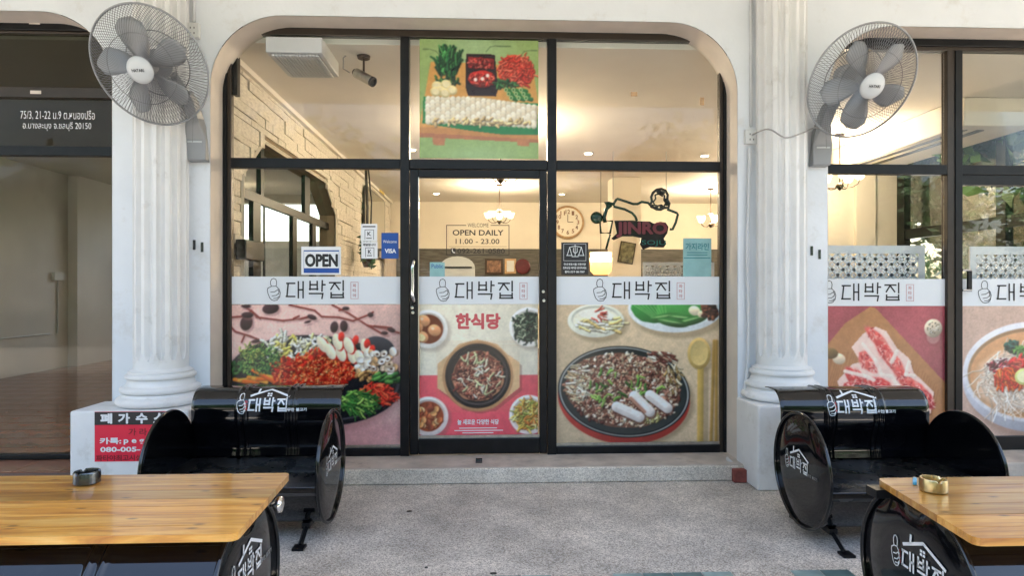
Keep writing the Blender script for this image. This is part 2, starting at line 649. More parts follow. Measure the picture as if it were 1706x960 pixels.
# ------------------------------------------------------------------ painter for the printed films
class Cv:
    def __init__(s, u0, v0, u1, v1, bgc, res=1.0):
        s.u0, s.v0, s.u1, s.v1, s.r = u0, v0, u1, v1, res
        s.w, s.h = int((u1 - u0) * res) + 1, int((v1 - v0) * res) + 1
        s.U, s.V = np.meshgrid(np.linspace(u0, u1, s.w), np.linspace(v0, v1, s.h))
        s.a = np.ones((s.h, s.w, 3)) * (np.array(bgc) / 255.)

    def win(s, a, b, c, d):
        i0 = max(0, int((a - s.u0) * s.r) - 1)
        i1 = min(s.w, int((c - s.u0) * s.r) + 3)
        j0 = max(0, int((b - s.v0) * s.r) - 1)
        j1 = min(s.h, int((d - s.v0) * s.r) + 3)
        return (slice(j0, j1), slice(i0, i1)) if i1 > i0 and j1 > j0 else None

    def blend(s, sl_, m, col):
        m = m[..., None]
        s.a[sl_] = s.a[sl_] * (1 - m) + col * m

    def cap(s, p, q, r, col, alpha=1, shade=0.0, soft=1.2):
        sl_ = s.win(min(p[0], q[0]) - r - 1, min(p[1], q[1]) - r - 1, max(p[0], q[0]) + r + 1, max(p[1], q[1]) + r + 1)
        if sl_ is None:
            return
        U, V = s.U[sl_], s.V[sl_]
        dx, dy = q[0] - p[0], q[1] - p[1]
        L = dx * dx + dy * dy + 1e-9
        t = np.clip(((U - p[0]) * dx + (V - p[1]) * dy) / L, 0, 1)
        ex, ey = U - p[0] - t * dx, V - p[1] - t * dy
        dd = np.hypot(ex, ey)
        m = np.clip((r - dd) / soft + 0.5, 0, 1) * alpha
        c = np.array(col) / 255. * np.ones(U.shape + (3,))
        if shade:
            c = c * (1 - shade * (ey * 0.8 + ex * 0.5) / r)[..., None]
        s.blend(sl_, m, np.clip(c, 0, 1))

    def line(s, pts, r, col, alpha=1, shade=0.0):
        for p, q in zip(pts[:-1], pts[1:]):
            s.cap(p, q, r, col, alpha, shade)

    def ell(s, cx, cy, rx, ry, col, rot=0, alpha=1, shade=0.0, soft=1.2, ring=None, rough=0.0):
        m_ = max(rx, ry) * (1 + rough)
        sl_ = s.win(cx - m_ - 2, cy - m_ - 2, cx + m_ + 2, cy + m_ + 2)
        if sl_ is None:
            return
        U, V = s.U[sl_] - cx, s.V[sl_] - cy
        c_, s_ = math.cos(R(rot)), math.sin(R(rot))
        x, y = (U * c_ + V * s_) / rx, (-U * s_ + V * c_) / ry
        d_ = np.hypot(x, y)
        if rough:
            th = np.arctan2(y, x)
            ph = rng.uniform(0, 6, 3)
            d_ = d_ * (1 + rough * (np.sin(3 * th + ph[0]) + np.sin(7 * th + ph[1]) * 0.6 + np.sin(13 * th + ph[2]) * 0.4) / 2)
        k = min(rx, ry) / soft
        m = np.clip((1 - d_) * k + 0.5, 0, 1)
        if ring:
            m = m * np.clip((d_ - ring) * k + 0.5, 0, 1)
        c = np.array(col) / 255. * np.ones(U.shape + (3,))
        if shade:
            c = c * (1 - shade * (y * 0.8 + x * 0.4))[..., None]
        s.blend(sl_, m * alpha, np.clip(c, 0, 1))

    def poly(s, pts, col, alpha=1.0, noise=0.0):
        xs, ys = [p[0] for p in pts], [p[1] for p in pts]
        sl_ = s.win(min(xs), min(ys), max(xs), max(ys))
        if sl_ is None:
            return
        U, V = s.U[sl_], s.V[sl_]
        m = np.zeros(U.shape, bool)
        n = len(pts)
        for i in range(n):
            (x1, y1), (x2, y2) = pts[i], pts[(i + 1) % n]
            if y1 == y2:
                continue
            m ^= ((V >= min(y1, y2)) & (V < max(y1, y2)) & (U < (V - y1) / (y2 - y1) * (x2 - x1) + x1))
        c = np.array(col) / 255. * np.ones(U.shape + (3,))
        if noise:
            c = c * (1 + noise * rng.normal(size=U.shape))[..., None]
        s.blend(sl_, m * alpha, np.clip(c, 0, 1))

    def scatter(s, n, cx, cy, rx, ry, cols, L=(3, 8), r=(0.8, 2), rot=0, ang=None, curl=0.5, shade=0.45, edge=0.35):
        c_, s_ = math.cos(R(rot)), math.sin(R(rot))
        for _ in range(n):
            th, q = rng.uniform(0, 2 * PI), math.sqrt(rng.uniform())
            x, y = rx * q * math.cos(th), ry * q * math.sin(th)
            x, y = cx + x * c_ - y * s_, cy + x * s_ + y * c_
            a = rng.uniform(0, 2 * PI) if ang is None else R(ang[0] + rng.normal() * ang[1])
            l_, rr = rng.uniform(*L), rng.uniform(*r)
            col = np.array(cols[rng.integers(len(cols))], float) * rng.uniform(0.82, 1.15)
            pts = [(x, y)]
            for k in range(3):
                a += rng.normal() * curl
                pts.append((pts[-1][0] + math.cos(a) * l_ / 3, pts[-1][1] + math.sin(a) * l_ / 3))
            if edge:
                s.line([(p[0] + 0.5, p[1] + 0.8) for p in pts], rr + 0.7, col * 0.3, edge)
            s.line(pts, rr, np.clip(col, 0, 255), 1, shade)
            if rr > 1.0:
                s.line([(p[0] - rr * .3, p[1] - rr * .35) for p in pts], rr * 0.28, np.clip(col * 1.2 + 30, 0, 255), 0.38)

    def grain(s, amt, sc=1):
        k = rng.normal(size=(s.h // sc + 2, s.w // sc + 2))
        k = np.kron(k, np.ones((sc, sc)))[:s.h, :s.w]
        s.a = np.clip(s.a * (1 + amt * k[..., None]), 0, 1)

    def soften(s, k=1):
        for _ in range(k):
            a = s.a
            b = a.copy()
            b[1:-1, 1:-1] = (a[1:-1, 1:-1] * 4 + (a[:-2, 1:-1] + a[2:, 1:-1] + a[1:-1, :-2] + a[1:-1, 2:]) * 2 + a[:-2, :-2] + a[2:, 2:] + a[:-2, 2:] + a[2:, :-2]) / 16
            s.a = b

    def mottle(s, amt, cell=7):
        h, w_ = s.h // cell + 3, s.w // cell + 3
        k = rng.normal(size=(h, w_))
        yy, xx = np.linspace(0, h - 1.01, s.h), np.linspace(0, w_ - 1.01, s.w)
        y0, x0 = yy.astype(int), xx.astype(int)
        fy, fx = (yy - y0)[:, None], (xx - x0)[None]
        v = (k[y0][:, x0] * (1 - fy) * (1 - fx) + k[y0 + 1][:, x0] * fy * (1 - fx) + k[y0][:, x0 + 1] * (1 - fy) * fx + k[y0 + 1][:, x0 + 1] * fy * fx)
        s.a = np.clip(s.a * (1 + amt * v[..., None]), 0, 1)

    def sheet(s, name, Y, label, cat, group=None, gain=1.0, parent=None):
        s.soften(1)
        s.mottle(.022, 9)
        s.mottle(.015, 3)
        x0, x1, z0, z1 = RW(s.u0, s.v0, s.u1, s.v1, Y)
        X, Z = np.meshgrid(np.linspace(x0, x1, s.w), np.linspace(z1, z0, s.h))
        co = np.stack([X, np.full_like(X, Y), Z], -1).reshape(-1, 3)
        idx = np.arange(s.w * s.h).reshape(s.h, s.w)
        q = np.stack([idx[1:, :-1], idx[1:, 1:], idx[:-1, 1:], idx[:-1, :-1]], -1).reshape(-1, 4)
        me = bpy.data.meshes.new(name)
        me.vertices.add(len(co))
        me.vertices.foreach_set('co', co.ravel())
        me.loops.add(q.size)
        me.loops.foreach_set('vertex_index', q.ravel().astype(np.int32))
        me.polygons.add(len(q))
        me.polygons.foreach_set('loop_start', np.arange(0, q.size, 4, dtype=np.int32))
        me.update(calc_edges=True)
        at = me.color_attributes.new('Col', 'FLOAT_COLOR', 'POINT')
        c = np.clip(s2l(np.clip(s.a, 0, 1)) * gain, 0, 0.9).reshape(-1, 3)
        at.data.foreach_set('color', np.concatenate([c, np.ones((len(c), 1))], 1).ravel().astype(np.float32))
        me.materials.append(M['film'])
        o = bpy.data.objects.new(name, me)
        COL.objects.link(o)
        if parent is None:
            tag(o, label, cat, group)
        else:
            o.parent = parent
        return o


YF, YG, YP = 0.0, 0.030, 0.024       # frame face, glass, print
YWL = -0.19                          # street face of the arcade wall


def sheet(name, u0, v0, u1, v1, m, Y=YP, th=0.0012, parent=None):
    x0, x1, z0, z1 = RW(u0, v0, u1, v1, Y)
    mb = MB().box(x0, x1, Y - th, Y, z0, z1)
    return mb.build(name, m, parent)


def on(Y):
    return lambda u, v: (W(u, v, Y)[0], Y, W(u, v, Y)[1])


def tx(mb, body, u0, v0, u1, v1, Y, bold=0.0):
    x0, x1, z0, z1 = RW(u0, v0, u1, v1, Y)
    put_text(mb, body, x0, x1, z0, z1, lambda a, b: (a, Y, b), bold)


# ================================================================== GROUND AND SHELL
XL = W(187, 400, YWL)[0]
struct(MB().add([(-60, -90, -0.16), (60, -90, -0.16), (60, 60, -0.16), (-60, 60, -0.16)], [(0, 1, 2, 3)]).build('ground', 'ground'))
struct(MB().box(-30, 30, -30, -12.2, -0.155, -0.15).build('road', 'asphalt'))
struct(MB().box(-30, 30, -10.8, -5.2, -0.157, -0.10).build('bounce_slab', 'paleground'))  # unseen pale slab added to bounce warm sunlight under the arcade
struct(MB().box(-14, 14, -5.2, 0.0, -0.15, 0.0).build('walkway_floor', 'floor'))
ZS = 0.10
stp = MB().box(-2.0, 1.76, -0.325, 0.30, 0.002, ZS).build('entrance_step', 'riser', bevel=0.008)
struct(stp)
MB().box(-1.995, 1.755, -0.31, 0.02, ZS, ZS + 0.004).build('tread', 'tread', stp)
struct(MB().box(2.2, 9.0, -0.325, 0.30, 0.002, ZS).build('right_bay_step', 'tread', bevel=0.008))

# teal tile strip at the bottom edge of the view
ts = struct(MB().box(-1.2, 2.6, -2.05, -1.62, 0.0005, 0.0025).build('tile_strip', 'floor'))
tme = None
for i in range(18):
    o = MB().box(0, 0.128, 0, 0.19, 0, 0.0035).build('tile', ['tealtile', 'tealtile2', 'floor', 'tealtile2'][(i * 7 + i // 3) % 4] if i > 5 else 'floor', ts)
    o.location = (0.02 - 0.8 + i * 0.134, -1.845, 0.0025)

# facade wall of the arcade, with three round-cornered openings
ZT, RC = 3.09, 0.47
o_main = (W(350, 400, YWL)[0], W(1229, 400, YWL)[0])
o_right = (W(1379, 400, YWL)[0], 8.2)
o_left = (-8.0, XL)


def wall_with_openings():
    f, rv = MB(), MB()
    top = 3.6
    xs = [(-9.0, o_left[0]), (o_left[1], o_main[0]), (o_main[1], o_right[0]), (o_right[1], 9.0)]
    yb = 0.06
    for a, b in xs:
        f.box(a, b, YWL, yb, 0.0, top)
    for a, b in (o_left, o_main, o_right):
        out = [(a, top)] + [(a, ZT - RC)] + arc(a + RC, ZT - RC, RC, 180, 90, 16)[1:] + arc(b - RC, ZT - RC, RC, 90, 0, 16) + [(b, top)]
        f.add([(p[0], YWL, p[1]) for p in out], [tuple(range(len(out)))])
        f.add([(p[0], yb, p[1]) for p in out], [tuple(range(len(out)))[::-1]])
        path = [(a, 0.1)] + [(a, ZT - RC)] + arc(a + RC, ZT - RC, RC, 180, 90, 16)[1:] + arc(b - RC, ZT - RC, RC, 90, 0, 16) + [(b, 0.1)]
        i_ = 0.0025
        n = len(path)
        cx = (a + b) / 2
        pp = [(p[0] + (i_ if p[0] < cx else -i_), p[1] - (i_ if p[1] > 1 else 0)) for p in path]
        rv.add([(p[0], YWL + 0.001, p[1]) for p in pp] + [(p[0], yb, p[1]) for p in pp], [(i, i + 1, n + i + 1, n + i) for i in range(n - 1)])
    return f, rv


fw, rv = wall_with_openings()
facade = fw.build('arcade_wall', 'plaster', recalc=False)
tag(facade, 'white plastered arcade wall with three round cornered shopfront openings', 'wall')
ro = rv.build('opening_reveal', 'reveal', facade, smooth='auto', recalc=False)
# soffit, and an unseen storey added above it to block the sun
struct(MB().box(-9, 9, -3.5, 0.06, 3.6, 3.75).build('arcade_ceiling', 'roofing'))
bb = MB().box(-9, 9, -3.5, 9.0, 3.76, 5.4).build('sun_block_storey', 'farwall')
tag(bb, 'plain unseen upper storey added above the arcade to block the sun', 'building')

# ---- columns and pedestals
ZP = 0.537


def column(cx, label, px0, px1):
    t = thing('fluted_column', label, 'column', (cx, -0.27, 0), group='fluted half columns of the arcade')
    n, rows = 192, []
    nf = 14
    zs = [0.765, 0.80, 0.822, 0.830, 0.840, 0.855, 0.88, 1.2, 1.8, 2.4, 3.0, 3.3, 3.598]
    for z in zs:
        k = 0 if z < 0.823 else min(1, math.sqrt(max(0, (z - 0.822) / 0.058)))
        row = []
        for j in range(n + 1):
            a = 2 * PI * j / n
            ph = (j * nf / n) % 1.0
            wdt = 0.62 * (k if k < 1 else 1)
            dd = 0
            if wdt > 0 and abs(ph - 0.5) < wdt / 2:
                q = (ph - 0.5) / (wdt / 2)
                dd = 0.036 * math.sqrt(1 - q * q) * min(1, k + 0.2)
            r = 0.160 - dd
            row.append((r * math.cos(a), r * math.sin(a), z))
        rows.append(row)
    MB().grid(rows).build('shaft', 'column', t, smooth='auto')
    pr = []
    def tor(zc, h, r0, bulge, n_=7):
        return [(r0 + bulge * math.cos(PI * (i / n_ - 0.5)), zc + h / 2 * math.sin(PI * (i / n_ - 0.5))) for i in range(n_ + 1)]
    pr += [(0.02, ZP)] + tor(0.566, 0.056, 0.232, 0.026) + [(0.226, 0.600), (0.222, 0.612)] + tor(0.637, 0.045, 0.212, 0.022)
    pr += [(0.205, 0.662), (0.196, 0.675), (0.191, 0.690), (0.193, 0.70)] + tor(0.718, 0.034, 0.190, 0.016) + [(0.185, 0.737), (0.188, 0.742), (0.188, 0.750), (0.172, 0.756), (0.160, 0.766), (0.02, 0.767)]
    MB().lathe(pr, 64).build('base_moulding', 'column', t, smooth='auto')
    p = MB().box(px0 - cx, px1 - cx, -0.27, 0.079, 0.0, ZP - 0.001).build('pedestal', 'column', t, bevel=0.012)
    return t


column(W(258, 300, -0.35)[0], 'white fluted half column between the two left hand shopfronts', -2.50, -1.80)
column(W(1311, 300, -0.35)[0], 'white fluted half column right of the main shopfront', 1.705, 2.22)

# ================================================================== SHOPFRONTS
def fr(t, name, u0, u1, z0, z1, y0=YF, y1=0.06, m='black', X=None, parent=None):
    x0, x1 = X if X else (W(u0, 500)[0], W(u1, 500)[0])
    return MB().box(x0, x1, y0, y1, z0, z1).build(name, m, parent or t, bevel=0.004)


zt0, zt1 = W(790, 282)[1], W(790, 266)[1]      # transom
zh = W(790, 63)[1]
sf = thing('shopfront_window', 'black framed glass shopfront under the middle arch with cream lit restaurant behind', 'window', (0, 0, 0))
xa, xb = W(369, 500)[0], W(1214, 500)[0]
xm1, xm2 = (W(667, 500)[0], W(682, 500)[0]), (W(912, 500)[0], W(927, 500)[0])
fr(sf, 'jamb', 0, 0, ZS, 3.085, X=(xa - .06, W(377, 500)[0]))
fr(sf, 'jamb', 0, 0, ZS, 3.085, y0=0.008, X=(W(377.3, 500)[0], W(384, 500)[0]), m='bronze')
fr(sf, 'jamb', 0, 0, ZS, 3.085, X=(W(1206, 500)[0], xb + .06))
fr(sf, 'jamb', 0, 0, ZS, 3.085, y0=0.008, X=(W(1200, 500)[0], W(1205.7, 500)[0]), m='bronze')
xl_, xr_ = W(384.3, 500)[0], W(1199.7, 500)[0]
fr(sf, 'mullion', 0, 0, ZS, zh + .001, X=xm1, y0=-0.012)
fr(sf, 'mullion', 0, 0, ZS, zh + .001, X=xm2, y0=-0.012)
e = 0.001
for a, b in ((xl_, xm1[0] - e), (xm1[1] + e, xm2[0] - e), (xm2[1] + e, xr_)):
    fr(sf, 'transom', 0, 0, zt0, zt1, X=(a, b), y0=-0.004)
fr(sf, 'header', 0, 0, zh + .003, zh + .052, X=(xl_, xr_), m='bronze', y0=0.004)
fr(sf, 'header', 0, 0, zh + .055, 3.085, X=(xl_, xr_))
zb = W(790, 746)[1]
for a, b in ((xl_, xm1[0] - e), (xm2[1] + e, xr_)):
    fr(sf, 'bottom_rail', 0, 0, ZS + .004, zb, X=(a, b), y0=-0.004)
    MB().box(a, b, 0.014, 0.022, zb + .001, zb + .02).build('glazing_bead', 'steel', sf)
    MB().box(a, b, YG, YG + .006, zb + .001, zt0 - .001).build('glass_pane', 'glass', sf)
for a, b in ((xl_, xm1[0] - e), (xm1[1] + e, xm2[0] - e), (xm2[1] + e, xr_)):
    MB().box(a, b, YG, YG + .006, zt1 + .001, zh + .002).build('glass_pane', 'glass', sf)
MB().box(xl_ + .0, xl_ + .03, YG + .01, YG + .06, W(0, 150)[1] + .0, W(0, 82)[1]).build('hinge_block', 'black', sf)

# door
x0d, x1d = xm1[1] + .004, xm2[0] - .004
dr = thing('glass_door', 'black framed glass door with phone number and opening hours', 'door', (x0d, 0, ZS))
zd1 = zt0 - .004
gl, grr = W(697, 500)[0], W(899, 500)[0]
zg0, zg1 = W(790, 731)[1], W(790, 296)[1]
for nm, a, b, c, d_ in (('stile', x0d, gl, ZS + .012, zd1), ('stile', grr, x1d, ZS + .012, zd1), ('top_rail', gl + .001, grr - .001, zg1, zd1), ('bottom_rail', gl + .001, grr - .001, ZS + .012, zg0)):
    MB().box(a - x0d, b - x0d, -0.008 if nm == 'stile' else -0.004, 0.045, c - ZS, d_ - ZS).build(nm, 'black', dr, bevel=0.004)
MB().box(gl - x0d, grr - x0d, YG, YG + .006, zg0 - ZS, zg1 - ZS).build('glass_pane', 'glass', dr)
MB().box(gl - x0d, grr - x0d, 0.012, 0.02, zg0 - ZS, zg0 - ZS + .02).build('glazing_bead', 'steel', dr)
MB().box(gl - x0d - .004, gl - x0d + .004, -0.006, 0.01, zg0 - ZS, zg1 - ZS).build('glazing_bead', 'steel', dr)
hx, hz0 = W(688, 506)
hz1 = W(688, 431)[1]
hp = [(hx - x0d + .010, -0.01, hz0 - ZS), (hx - x0d + .008, -0.045, hz0 - ZS + .03)] + \
     [(hx - x0d + .004 * math.sin(PI * t), -0.05, hz0 - ZS + .04 + (hz1 - hz0 - .08) * t) for t in (0.1, .3, .5, .7, .9)] + [(hx - x0d + .008, -0.045, hz1 - ZS - .03), (hx - x0d + .010, -0.01, hz1 - ZS)]
MB().tube(hp, 0.011, 10).build('door_handle', 'chrome', dr, smooth=True)
for (u, v) in ((687, 513), (688, 521), (905, 486), (906, 501)):
    x, z = W(u, v)
    MB().lathe([(0.011, 0), (0.010, 0.006), (0.003, 0.007)], 14, Matrix.Translation((x - x0d, -0.008, z - ZS)) @ Matrix.Rotation(PI / 2, 4, 'X')).build('lock', 'steel', dr, smooth='auto')
x, z = W(798, 767, -0.2)
bt = MB().box(-.022, .022, -.03, .0, 0, .02).box(-.022, .022, -.05, -.031, 0, .012)
o = bt.build('door_stop', 'gunmetal', loc=(x, -0.16, ZS + .005))
tag(o, 'small worn metal door stop plate on the grey step', 'door stop')

# left neighbour's shopfront
lf = thing('shopfront_window', 'dark framed shopfront of the empty unit at the far left with address lettering', 'window', (-8, 0, 0))
lf_x0, lf_x1 = -8.0, XL
def lfr(name, v0, v1, m='black', y0=0.0):
    z1, z0 = W(90, v0)[1], W(90, v1)[1]
    return MB().box(lf_x0 + 8, lf_x1 + 8 + .05, y0, 0.06, z0, z1).build(name, m, lf, bevel=0.004)
lfr('header', 24, 50)
lfr('header', 50.5, 55, 'bronze', 0.006)
lfr('transom', 145, 162, 'bronze')
lfr('transom', 243, 259)
lfr('bottom_rail', 758, 766)
for a, b in ((56, 144.5), (162.5, 242.5), (259.5, 757.5)):
    z1, z0 = W(90, a)[1], W(90, b)[1]
    MB().box(0, lf_x1 + 8 + .05, YG, YG + .006, z0, z1).build('glass_pane', 'glass2' if b > 300 else 'glass3', lf)
for (u, v) in ((59, 37), (61, 153)):
    x, z = W(u, v)
    MB().box(x + 8 - .04, x + 8 + .03, -0.004, 0.001, z - .013, z + .009).build('paper_tag', 'reveal', lf)
ad = MB()
tx(ad, "75/3, 21-22 ม.9 ต.หนองปรือ", 34, 183, 158, 200, YG - .002, -0.004)
tx(ad, "อ.บางละมุง จ.ชลบุรี 20150", 38, 202.5, 152, 218, YG - .002, -0.004)
o = ad.build('address_lettering', 'white')
tag(o, 'white Thai address lettering in two lines on dark glass', 'lettering')

# right bay shopfront
rf = thing('shopfront_window', 'black framed shopfront of the right hand bay with double transom and corner view', 'window', (0, 0, 0))
rx0 = o_right[0] - .03
rm = (W(1578, 500)[0], W(1602, 500)[0])
zrt0, zrt1 = W(1500, 290)[1], W(1500, 274)[1]
zrh = W(1550, 83)[1]
MB().box(rx0, 8.2, 0.0, .06, zrh + .03, 3.085).build('header', 'black', rf, bevel=.004)
MB().box(rx0, 8.2, 0.006, .06, zrh, zrh + .028).build('header', 'bronze', rf, bevel=.003)
MB().box(rm[0], (rm[0] + rm[1]) / 2, -0.004, .06, ZS, zrh - .002).build('mullion', 'bronze', rf, bevel=.003)
MB().box((rm[0] + rm[1]) / 2 + .001, rm[1], -0.012, .06, ZS, zrh - .002).build('mullion', 'black', rf, bevel=.003)
MB().box(rx0, rm[0] - e, -0.004, .06, zrt0, zrt1).build('transom', 'black', rf, bevel=.003)
MB().box(rm[1] + e, 8.2, -0.004, .06, zrt0, zrt1).build('transom', 'black', rf, bevel=.003)
MB().box(rm[1] + e, 8.2, -0.008, .045, zrt0 - .075, zrt0 - .003).build('door_head', 'black', rf, bevel=.003)
MB().box(rx0, rm[0] - e, -0.004, .06, ZS, W(1500, 738)[1]).build('bottom_rail', 'black', rf, bevel=.003)
MB().box(rm[1] + e, 8.2, -0.004, .06, ZS, W(1650, 728)[1]).build('bottom_rail', 'black', rf, bevel=.003)
MB().box(rx0, rm[0] - e, YG, YG + .006, ZS + .08, zrt0 - .001).build('glass_pane', 'glass', rf)
MB().box(rm[1] + e, 8.2, YG, YG + .006, ZS + .08, zrt0 - .076).build('glass_pane', 'glass', rf)
MB().box(rx0, rm[0] - e, YG, YG + .006, zrt1 + .001, zrh - .001).build('glass_pane', 'glass', rf)
MB().box(rm[1] + e, 8.2, YG, YG + .006, zrt1 + .001, zrh - .001).build('glass_pane', 'glass2', rf)
x, z = W(1612, 470)
MB().box(x - .018, x + .012, -0.03, -0.012, z - .07, z + .09).build('door_lock', 'black', rf, bevel=.003)
MB().tube([(x - .05, -0.02, z + .085), (x, -0.04, z + .085)], .008, 8).build('lock_bolt', 'chrome', rf)
MB().tube([(x - .05, -0.02, z - .06), (x, -0.04, z - .06)], .008, 8).build('lock_bolt', 'chrome', rf)

# ================================================================== PRINTED FILMS ON THE GLASS
RED, GRN, WHT = (214, 52, 30), (52, 110, 48), (240, 232, 215)


def K6(x, y):
    return 360 + x / 3.427, 500 + y / 3.427


def film_left():
    c = Cv(377, 508, 667, 749, (222, 186, 176))
    c.a *= (1 + 0.10 * np.sin((c.U - 377) / 90 + (c.V - 500) / 60))[..., None]
    c.a[..., 0] *= 1 + 0.06 * (c.V - 620) / -130 * 0.5
    c.grain(0.03, 2)
    c.ell(565, 735, 150, 30, (196, 120, 130), -8, 0.5, soft=30)
    br = (128, 52, 46)
    for pts in ([(60, 100), (170, 92), (200, 60), (230, 98), (380, 118), (470, 108), (560, 95)], [(60, 130), (110, 180), (190, 205), (240, 225), (260, 260)],
                [(150, 30), (210, 70), (250, 105)], [(160, 205), (145, 240)], [(415, 28), (560, 60), (600, 95), (700, 100), (780, 120)], [(480, 108), (545, 88)],
                [(660, 28), (760, 80), (860, 145), (960, 165), (1045, 190)], [(780, 120), (870, 85), (895, 70)], [(700, 60), (745, 48)], [(860, 145), (940, 190), (970, 195)], [(900, 150), (1000, 160)], [(440, 105), (470, 92)]):
        P_ = [K6(*p) for p in pts]
        c.line([(p[0] + 2, p[1] + 3) for p in P_], 1.6, (190, 140, 135), 0.5)
        c.line(P_, 1.5, br, 1, .4)
    for x, y, a, b, r in ((172, 130, 10, 13, 20), (310, 48, 14, 9, -10), (178, 85, 10, 5, 0), (672, 155, 6.5, 9.5, 10), (727, 150, 6.5, 9.5, 0), (170, 35, 8, 3, 0),
                          (225, 235, 8, 3, -10), (545, 98, 8, 4, 20), (738, 48, 6, 3, 0), (880, 85, 5, 4, 0), (1000, 172, 7, 4, 20), (960, 190, 6, 3, 0), (520, 125, 6, 2, -15)):
        u, v = K6(x, y)
        c.ell(u + 3, v + 4, a, b, (150, 100, 100), r, .5, soft=3)
        c.ell(u, v, a, b, (62, 40, 44), r, 1, .5)
    c.ell(*K6(570, 478), 151, 81, (150, 100, 100), 3, .5, soft=10)
    c.ell(*K6(560, 462), 147, 76, (34, 33, 38), 3, 1, .2)
    c.ell(*K6(560, 450), 143, 71, (58, 56, 62), 3, 1, -.3)
    c.ell(*K6(560, 452), 138, 68, (26, 27, 31), 3, 1, .1)
    c.ell(*K6(930, 270), 26, 17, (52, 52, 60), 15, 1, .4)
    Y_ = [(236, 214, 120), (247, 236, 180), (244, 240, 214), (225, 205, 90), (250, 246, 225)]
    c.scatter(130, *K6(400, 285), 36, 24, Y_, (5, 14), (1, 2.4), ang=(-60, 40))
    c.scatter(90, *K6(560, 262), 30, 16, [(250, 246, 230), (245, 238, 200), (240, 225, 150)], (4, 11), (1, 2.4))
    c.scatter(110, *K6(250, 355), 34, 24, [(40, 96, 44), (70, 130, 52), (28, 72, 40), (110, 150, 70)], (4, 12), (1, 2.3), ang=(30, 40))
    c.scatter(40, *K6(200, 300), 20, 12, [(150, 170, 70), (190, 200, 100)], (3, 8), (.6, 1.4))
    c.scatter(26, *K6(115, 395), 12, 10, [(36, 84, 42), (60, 110, 50)], (3, 8), (1.4, 2.6))
    for i in range(8):
        p = K6(105 + i * 26, 452 + (i % 3) * 10 - i * 4)
        q = K6(190 + i * 24, 470 - (i % 2) * 20)
        c.line([p, q], 3.6, (150, 70, 20), .6)
        c.line([p, q], 3.0, [(240, 140, 40), (246, 170, 60), (236, 110, 30)][i % 3], 1, .3)
    for i in range(6):
        p = K6(205 + i * 8, 400 + i * 4)
        c.line([p, K6(330, 460 + i * 2)], 2.6, [(240, 120, 40), (225, 95, 35)][i % 2], 1, .4)
    rr = [(226, 52, 24), (240, 78, 36), (196, 34, 20), (246, 110, 52), (214, 44, 30), (150, 24, 16)]
    c.ell(*K6(555, 415), 68, 27, (170, 34, 22), -4, 1, .3, rough=.06)
    c.scatter(300, *K6(555, 415), 64, 25, rr, (7, 18), (1.2, 3.4), curl=.9, shade=.5)
    c.ell(*K6(700, 400), 24, 22, (206, 48, 40), 30, .8, .4, rough=.08)
    c.scatter(60, *K6(700, 400), 22, 20, rr, (8, 16), (1, 2.2), curl=.6)
    c.scatter(90, *K6(590, 345), 26, 16, rr + [(250, 140, 70)], (6, 16), (1.2, 3), curl=.9)
    c.scatter(60, *K6(560, 400), 58, 24, [(255, 190, 120), (250, 150, 90)], (1, 3), (.5, 1.0), edge=0)
    c.scatter(500, *K6(560, 420), 66, 26, [(250, 120, 70), (150, 20, 14), (255, 170, 110), (200, 40, 28)], (1, 4), (.35, .8), edge=0, shade=0)
    c.scatter(300, *K6(250, 340), 36, 26, [(150, 190, 96), (24, 60, 34), (90, 140, 60)], (1, 4), (.3, .7), edge=0, shade=0)
    for (x, y, a) in ((605, 255, 60), (650, 295, 65), (710, 305, 70), (690, 240, 75), (775, 315, 80), (755, 260, 70), (850, 270, 80), (820, 335, 70), (870, 300, 60)):
        u, v = K6(x, y)
        c.ell(u + 2.2, v + 1, 15, 8.5, (190, 40, 30), a, 1)
        c.ell(u, v, 14.5, 8, (248, 236, 205), a, 1, .18)
    for (x, y) in ((712, 210), (795, 230), (860, 250), (890, 285)):
        u, v = K6(x, y)
        c.ell(u, v, 5, 8, (224, 50, 40), 10, 1, .4)
    for _ in range(34):
        u, v = K6(900 + rng.uniform(-95, 120), 355 + rng.uniform(-62, 70))
        s_ = rng.uniform(4.5, 8)
        c.ell(u + 1, v + 1.5, s_ + .8, s_ * .8 + .8, (120, 90, 70), 20, .6)
        c.ell(u, v, s_, s_ * .8, [(240, 230, 215), (228, 205, 175), (250, 244, 235), (214, 170, 120)][rng.integers(4)], rng.uniform(0, 180), 1, .3)
        if rng.uniform() < .4:
            c.ell(u + 1, v + 1, 2.4, 1.8, (90, 60, 45))
    c.scatter(30, *K6(850, 440), 20, 8, [(200, 150, 90), (150, 100, 60)], (3, 8), (1.4, 2.6))
    c.scatter(120, *K6(905, 535), 31, 17, [(232, 60, 40), (240, 90, 55), (210, 40, 30)], (6, 16), (1, 2), ang=(20, 25), curl=.2)
    c.scatter(150, *K6(800, 580), 30, 18, [(96, 150, 60), (60, 120, 50), (150, 190, 90), (44, 92, 44)], (8, 20), (.8, 1.6), ang=(35, 22), curl=.2)
    c.scatter(22, *K6(960, 455), 26, 6, [(80, 130, 60), (50, 100, 50)], (8, 16), (2, 3.5), ang=(-10, 10), curl=.2)
    c.grain(0.025)
    return c.sheet('food_print', YP, 'large photo print of a red and green salad platter low on the left window', 'window print', 'food prints on the shop glass')


film_left()


def K8(x, y):
    return 670 + x / 3.2, 500 + y / 3.2


